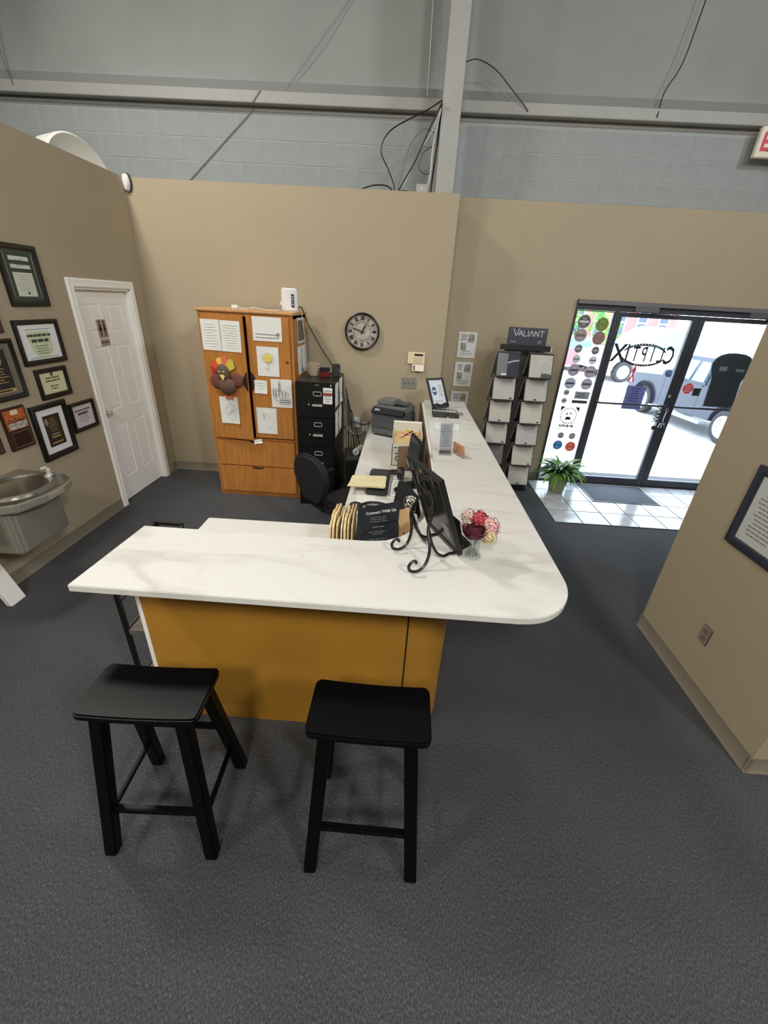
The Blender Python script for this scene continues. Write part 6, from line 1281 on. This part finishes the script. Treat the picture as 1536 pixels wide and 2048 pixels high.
Mtx = Mfl @ Matrix.Translation((0.012, 0.203, 0.0045)) @ Matrix.Rotation(0.12, 4, 'Z')
text('Connect With Us', 0.023, Mtx, M_WPL, t, bold=0.0009)
obj('small_print', scribble(scribble(scribble(scribble(MB(Mfl @ Matrix.Rotation(0.06, 4, 'Z')), -0.045, 0.07, 0.140, 0.178, 3, d=0.0052, h=0.3, seed=101, words=3), -0.045, 0.07, 0.105, 0.122, 1, d=0.0052, h=0.35, seed=102, words=3), -0.04, 0.06, 0.065, 0.09, 2, d=0.0052, h=0.3, seed=103, words=3), -0.04, 0.06, 0.02, 0.045, 2, d=0.0052, h=0.3, seed=104, words=3), mat('print_grey', (140, 146, 152), 0.6), t)
t = thing('patterned_canister', 'black and white patterned canister between folders and easel', 'canister', (0.10, 2.28, HD))
pm = mat('scroll_pattern', (226, 224, 216), 0.5, rgb2=(24, 24, 26), scale=75); r_ = [n for n in pm.node_tree.nodes if n.type == 'VALTORGB'][0]; r_.color_ramp.elements[0].position = 0.47; r_.color_ramp.elements[1].position = 0.53
obj('body', MB().lathe([(0.036, 0), (0.038, 0.004), (0.038, 0.23), (0.034, 0.235), (0, 0.236)], (0.103, 2.30, HD), 28, caps=False), pm, t)
t = thing('tissue_box', 'pale pinkish box beside the patterned canister on desk', 'box', (0.11, 2.14, HD))
obj('box', MB().box(0.075, 0.148, 2.08, 2.22, HD, HD + 0.17), mat('pale_pink_box', (206, 190, 180), 0.8), t, bevel=0.004)
obj('opening', MB().box(0.09, 0.13, 2.11, 2.19, HD + 0.169, HD + 0.172), M_DGREY, t)
t = thing('black_pouch', 'black cloth pouch draped beside the easel over desk', 'pouch', (0.07, 2.62, HD))
Mpo = Matrix.Translation((0.085, 2.55, HD + 0.0035)) @ Matrix.Rotation(0.7, 4, 'Z')
obj('cloth', MB(Mpo).add([(-0.05, -0.13, 0), (0.05, -0.13, 0), (0.04, 0.12, 0), (-0.04, 0.12, 0), (-0.02, -0.10, 0.13), (0.03, -0.10, 0.17), (0.02, 0.09, 0.24), (-0.02, 0.08, 0.22)], [(0, 3, 2, 1), (4, 5, 6, 7), (0, 1, 5, 4), (1, 2, 6, 5), (2, 3, 7, 6), (3, 0, 4, 7)]), mat('black_cloth', (18, 19, 24), 0.9, bump=0.5, bscale=60), t, bevel=0.02, seg=3)
obj('strap', MB(Mpo).tube(bez([(-0.03, -0.13, 0.02), (-0.06, -0.17, 0.006), (-0.09, -0.15, 0.006)], 5), 0.006, 6), mat('black_cloth', (18, 19, 24), 0.9), t)

# ------------------------------------------------------------ office chair and tower under the desk
t = thing('office_chair', 'black swivel office chair with rounded back behind the desk', 'chair', (-0.55, 3.2, 0))
CH = mat('chair_black', (24, 25, 26), 0.75, bump=0.2, bscale=150)
Mch = Matrix.Translation((-0.515, 3.17, 0)) @ Matrix.Rotation(-0.70, 4, 'Z')
Mbk = Mch @ Matrix.Translation((-0.085, -0.10, 0.0)) @ Matrix.Rotation(0.08, 4, 'X') 
bk = [(-0.10, 0.52), (0.10, 0.52), (0.17, 0.62), (0.215, 0.74), (0.20, 0.84), (0.15, 0.905), (0.06, 0.94), (-0.06, 0.94), (-0.15, 0.905), (-0.20, 0.84), (-0.215, 0.74), (-0.17, 0.62)]
obj('backrest', MB(Mbk).prism(bk, -0.03, 0.03, axis='y'), CH, t, bevel=0.02, seg=3)
obj('back_bracket', MB(Mch).bar((-0.085, -0.13, 0.60), (-0.06, -0.08, 0.42), 0.06, 0.015).bar((-0.06, -0.08, 0.42), (0, 0.1, 0.40), 0.06, 0.015), M_BLKP, t)
obj('seat', MB(Mch).prism([(x, y) for x, y in ((-0.20, -0.10), (-0.23, 0.10), (-0.22, 0.30), (-0.16, 0.36), (0.16, 0.36), (0.22, 0.30), (0.23, 0.10), (0.20, -0.10))], 0.415, 0.485), CH, t, bevel=0.025, seg=3)
obj('gas_lift', MB(Mch).cyl((0, 0.12, 0.07), (0, 0.12, 0.415), 0.03, 0.022), M_BLKP, t)
for k in range(5):
    a = 2 * PI * k / 5 + 0.3
    p = (0.29 * math.cos(a), 0.12 + 0.29 * math.sin(a))
    lg = obj('base_leg', MB(Mch).bar((0, 0.12, 0.10), (p[0], p[1], 0.075), 0.045, 0.03), M_BLKP, t, bevel=0.006)
    obj('caster', MB(Mch).cyl((p[0] - 0.02 * math.sin(a), p[1] + 0.02 * math.cos(a), 0.03), (p[0] + 0.02 * math.sin(a), p[1] - 0.02 * math.cos(a), 0.03), 0.03, n=16), M_BLKP, lg)
for s_ in (-1, 1):
    ar = obj('armrest', MB(Mch).bar((s_ * 0.26, -0.02, 0.66), (s_ * 0.26, 0.24, 0.66), 0.05, 0.028), M_BLKP, t, bevel=0.012)
    obj('arm_support', MB(Mch).bar((s_ * 0.26, 0.10, 0.65), (s_ * 0.24, 0.10, 0.44), 0.03, 0.04).bar((s_ * 0.25, 0.10, 0.44), (s_ * 0.10, 0.12, 0.41), 0.03, 0.015), M_BLKP, ar)
t = thing('computer_tower', 'dark grey computer tower tilted under the desk by the wall', 'computer', (-0.48, 4.3, 0))
Mtw = Matrix.Translation((-0.475, 4.30, 0.0)) @ Matrix.Rotation(0.15, 4, 'Z')
obj('case', MB(Mtw).box(-0.09, 0.09, -0.20, 0.20, 0.012, 0.56), mat('tower_grey', (52, 52, 50), 0.55), t, bevel=0.012)
obj('front_face', MB(Mtw).box(-0.088, 0.088, -0.214, -0.199, 0.03, 0.55).box(-0.06, 0.06, -0.218, -0.213, 0.46, 0.49), M_BLKP, t, bevel=0.004)
obj('foot', MB(Mtw).box(-0.08, 0.08, -0.18, -0.14, 0, 0.013).box(-0.08, 0.08, 0.14, 0.18, 0, 0.013), M_BLKP, t)
t = thing('paper_roll', 'white paper roll on the computer tower at the desk edge', 'roll', (-0.46, 4.26, 0.56))
obj('roll', MB().cyl((-0.44, 4.22, 0.60), (-0.395, 4.38, 0.60), 0.036, n=20), M_WPL, t)
obj('core', MB().cyl((-0.4415, 4.215, 0.60), (-0.44, 4.222, 0.60), 0.016, n=14), mat('core_green', (150, 170, 160), 0.6), t)

# ------------------------------------------------------------ sample display rack
t = thing('sample_rack', 'black floor rack of tilted stone samples with the lettered sign', 'display rack', (1.38, 5.05, 0))
RM = mat('rack_charcoal', (44, 45, 50), 0.5)
obj('base', MB().box(1.12, 1.66, 4.88, 5.27, 0.0, 0.035), M_BLKP, t, bevel=0.006)
for x in (1.20, 1.545): obj('post', MB().box(x - 0.015, x + 0.015, 5.12, 5.15, 0.035, 1.68), RM, t)
obj('back_panel', MB().box(1.16, 1.62, 5.15, 5.16, 0.08, 1.66), mat('rack_back', (96, 90, 88), 0.6), t)
obj('header_bar', MB().box(1.08, 1.63, 4.985, 5.05, 1.645, 1.70), RM, t, bevel=0.004)
obj('bar_end_cap', MB().box(1.63, 1.642, 4.985, 5.05, 1.645, 1.70), M_WPL, t)
Ms2 = frame_mat((1.355, 5.0, 1.695), (1, 0, 0), (0, 0.12, 0.99))
sg = obj('sign', MB(Ms2).box(-0.215, 0.215, 0, 0.185, -0.006, 0.0), mat('sign_slate', (58, 60, 74), 0.5), t, bevel=0.001)
mb = MB(Ms2); wl, hl = 0.0060, 0.0012
def stroke(p, q): mb.bar((p[0], p[1], 0.0008), (q[0], q[1], 0.0008), wl, hl)
x = -0.16; zb = 0.098; H = 0.055
stroke((x, zb + 0.07), (x + 0.032, zb)); stroke((x + 0.032, zb), (x + 0.064, zb + 0.07))
x = -0.102; stroke((x, zb), (x + 0.024, zb + H)); stroke((x + 0.024, zb + H), (x + 0.048, zb)); stroke((x + 0.010, zb + 0.018), (x + 0.038, zb + 0.018))
x = -0.044; stroke((x, zb + H), (x, zb)); stroke((x, zb), (x + 0.034, zb))
x = 0.004; stroke((x, zb), (x, zb + H))
x = 0.018; stroke((x, zb), (x + 0.024, zb + H)); stroke((x + 0.024, zb + H), (x + 0.048, zb))
x = 0.078; stroke((x, zb), (x, zb + H)); stroke((x, zb + H), (x + 0.038, zb)); stroke((x + 0.038, zb), (x + 0.038, zb + H))
x = 0.128; stroke((x, zb + H), (x + 0.05, zb + H)); stroke((x + 0.025, zb + H), (x + 0.025, zb))
obj('lettering', mb, M_WPL, sg, smooth=False)
obj('small_print', scribble(scribble(MB(Ms2), -0.18, -0.115, 0.032, 0.044, 1, d=0.001, h=0.6, seed=1, words=5, lo=0.95), 0.12, 0.165, 0.025, 0.06, 3, d=0.001, h=0.4, seed=2, words=2, lo=0.95), mat('sign_print', (170, 172, 182), 0.6), sg)
TL = []
for nm, b_, v_, r_ in (('a', (218, 216, 206), (176, 172, 160), 0.5), ('b', (206, 204, 196), (150, 148, 142), -0.8), ('c', (212, 208, 198), (170, 160, 144), 1.2), ('d', (204, 204, 200), (140, 138, 134), 2.0)):
    TL.append(marble('sample_stone_' + nm, b_, v_, r_, 3.0, 0.35, 0.06))
GRT = marble('sample_grey', (128, 130, 130), (98, 100, 100), 0.5, 5.0, 0.4)
lbl = ['top', 'second', 'third', 'fourth', 'fifth', 'bottom']
for col, cx_ in enumerate((1.188, 1.555)):
    for row in range(6):
        zt = 1.625 - 0.262 * row
        # A-shaped bracket: two leaning plates joined at the top
        top_y, bot_y = 5.01, 4.935
        Mt = frame_mat((cx_, bot_y, zt - 0.255), (1, 0, 0), (0, top_y - bot_y, 0.245))
        br = obj('bracket', MB(Mt).box(-0.131, 0.131, -0.006, 0.262, -0.010, -0.003).box(-0.131, 0.131, -0.010, 0.0, -0.010, 0.012), RM, t)
        for ex in (-0.134, 0.130): obj('cheek', MB().prism([(top_y + 0.003, zt - 0.005), (bot_y + 0.01, zt - 0.245), (5.12, zt - 0.245)], cx_ + ex, cx_ + ex + 0.004, axis='x'), M_BLKP, br)
        obj('rear_plate', MB().add([(cx_ - 0.134, top_y + 0.01, zt), (cx_ + 0.13, top_y + 0.01, zt), (cx_ + 0.13, 5.118, zt - 0.245), (cx_ - 0.15, 5.118, zt - 0.245), (cx_ - 0.134, top_y + 0.02, zt + 0.004), (cx_ + 0.13, top_y + 0.02, zt + 0.004), (cx_ + 0.13, 5.128, zt - 0.24), (cx_ - 0.15, 5.128, zt - 0.24)], [(0, 1, 2, 3), (4, 5, 6, 7), (0, 1, 5, 4), (1, 2, 6, 5), (2, 3, 7, 6), (3, 0, 4, 7)]), mat('rear_plate', (170, 168, 166), 0.5), br)
        m_ = TL[(row * 3 + col * 2) % 4]
        if (col, row) == (0, 0): m_ = GRT
        if (col, row) == (0, 4): m_ = mat('grey_sample_plain', (132, 130, 130), 0.5, var=0.05)
        side = 'left' if col == 0 else 'right'
        xx0, xx1 = (-0.122, -0.005) if (col, row) == (0, 0) else (-0.124, 0.124)
        s_ = thing('stone_sample', '%s stone sample in the %s column of the display rack' % (lbl[row], side), 'stone sample', Mt @ Vector((0, 0, 0)), group='stone samples on the display rack')
        obj('slab', MB(Mt).box(xx0, xx1, 0.002, 0.246, -0.0025, 0.008), m_, s_, bevel=0.0015, seg=1)
        obj('mark', MB(Mt @ Matrix.Translation((0.085 if (row + col) % 2 else 0.0, 0.018, 0.008)) @ Matrix.Diagonal((1.6, 1, 1, 1))).lathe([(0.009, 0), (0.009, 0.001)], n=12) if (col, row) != (0, 0) else MB(Mt).box(-0.07, -0.01, 0.006, 0.03, 0.008, 0.009), M_INK if (col, row) != (0, 0) else M_WPL, s_)
        if (col, row) == (0, 0):
            obj('dark_half', MB(Mt).box(0.0, 0.122, 0.002, 0.246, -0.0025, 0.004), mat('rack_navy', (50, 54, 68), 0.5), s_)
            obj('curved_strip', MB(Mt).prism([(-0.004, 0.155), (0.07, 0.178), (0.12, 0.182), (0.12, 0.165), (0.07, 0.160), (-0.004, 0.135)], 0.004, 0.006), mat('pale_strip', (176, 178, 196), 0.5), s_)
        if (col, row) == (1, 0):
            obj('inset_sample', MB(Mt).box(0.01, 0.12, 0.045, 0.15, 0.008, 0.010), TL[1], s_)
            obj('dark_label', MB(Mt).prism([(0.01, 0.002), (0.124, 0.002), (0.124, 0.038), (0.07, 0.050), (0.01, 0.046)], 0.008, 0.0105), mat('label_charcoal', (92, 90, 92), 0.5), s_)

# ------------------------------------------------------------ potted plant
PXc, PYc = 2.055, 4.93
t = thing('potted_plant', 'leafy green plant in a sage green pot beside the sidelight', 'plant', (PXc, PYc, 0.009))
pot = obj('pot', MB().lathe([(0.085, 0), (0.09, 0.006), (0.118, 0.20), (0.128, 0.205), (0.130, 0.245), (0.120, 0.245), (0.112, 0.21), (0.108, 0.20)], (PXc, PYc, 0.009), 36, caps=False), mat('sage_pot', (142, 152, 116), 0.5), t)
obj('pot_base', MB().lathe([(0.085, 0), (0.085, 0.004)], (PXc, PYc, 0.009), 36), mat('sage_pot', (142, 152, 116), 0.5), t)
obj('soil', MB().lathe([(0.110, 0.205), (0.110, 0.215)], (PXc, PYc, 0.009), 28), mat('soil', (52, 42, 34), 0.95, bump=0.8, bscale=80), t)
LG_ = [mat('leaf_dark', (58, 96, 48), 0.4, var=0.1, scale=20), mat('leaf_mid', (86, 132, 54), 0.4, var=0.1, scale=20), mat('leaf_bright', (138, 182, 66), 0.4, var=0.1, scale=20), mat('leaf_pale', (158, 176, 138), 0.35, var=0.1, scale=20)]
R = random.Random(12)
for k in range(190):
    a = R.uniform(0, 2 * PI); L = R.uniform(0.18, 0.40); rise = R.uniform(0.55, 1.50); wd = R.uniform(0.012, 0.022)
    base = Vector((PXc + 0.05 * math.cos(a) * R.random(), PYc + 0.05 * math.sin(a) * R.random(), 0.22)); n_ = 7
    dr_ = Vector((math.cos(a), math.sin(a), 0)); sd_ = Vector((-math.sin(a), math.cos(a), 0)); tw = R.uniform(-0.5, 0.5)
    vs = []; p = base.copy(); ang = rise
    for i in range(n_ + 1):
        s_ = i / n_; ww = wd * (0.18 + math.sin(PI * min(1, 0.12 + s_ * 0.95)) ** 0.8) * (1 if s_ < 1 else 0.05)
        up_ = dr_ * math.cos(ang) + Vector((0, 0, math.sin(ang))); nrm = sd_ * math.cos(tw) + Vector((0, 0, 1)) * math.sin(tw)
        if p.y > 5.24: p.y = 5.24
        vs += [p - nrm * ww, p + Vector((0, 0, -0.004)), p + nrm * ww]
        p = p + up_ * (L / n_); ang -= R.uniform(0.12, 0.42)
    for q in range(len(vs)):
        if vs[q].y > 5.262: vs[q].y = 5.262
    fs = []
    for i in range(n_): fs += [(3 * i, 3 * i + 3, 3 * i + 4, 3 * i + 1), (3 * i + 1, 3 * i + 4, 3 * i + 5, 3 * i + 2)]
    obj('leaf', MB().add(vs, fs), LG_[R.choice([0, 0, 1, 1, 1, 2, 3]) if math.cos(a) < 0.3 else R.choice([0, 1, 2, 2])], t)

def translucent(m, fac):
    nt = m.node_tree; b = nt.nodes['Principled BSDF']; out = nt.nodes['Material Output']
    t_ = nt.nodes.new('ShaderNodeBsdfTranslucent'); t_.inputs[0].default_value = b.inputs['Base Color'].default_value
    x_ = nt.nodes.new('ShaderNodeMixShader'); x_.inputs[0].default_value = fac
    nt.links.new(b.outputs[0], x_.inputs[1]); nt.links.new(t_.outputs[0], x_.inputs[2]); nt.links.new(x_.outputs[0], out.inputs[0])
for k_, m_ in MATS.items():
    if k_.startswith('vinyl_') or k_ in ('blue_paper', 'pink_vinyl', 'silver_vinyl', 'brown_vinyl'): translucent(m_, 0.26)
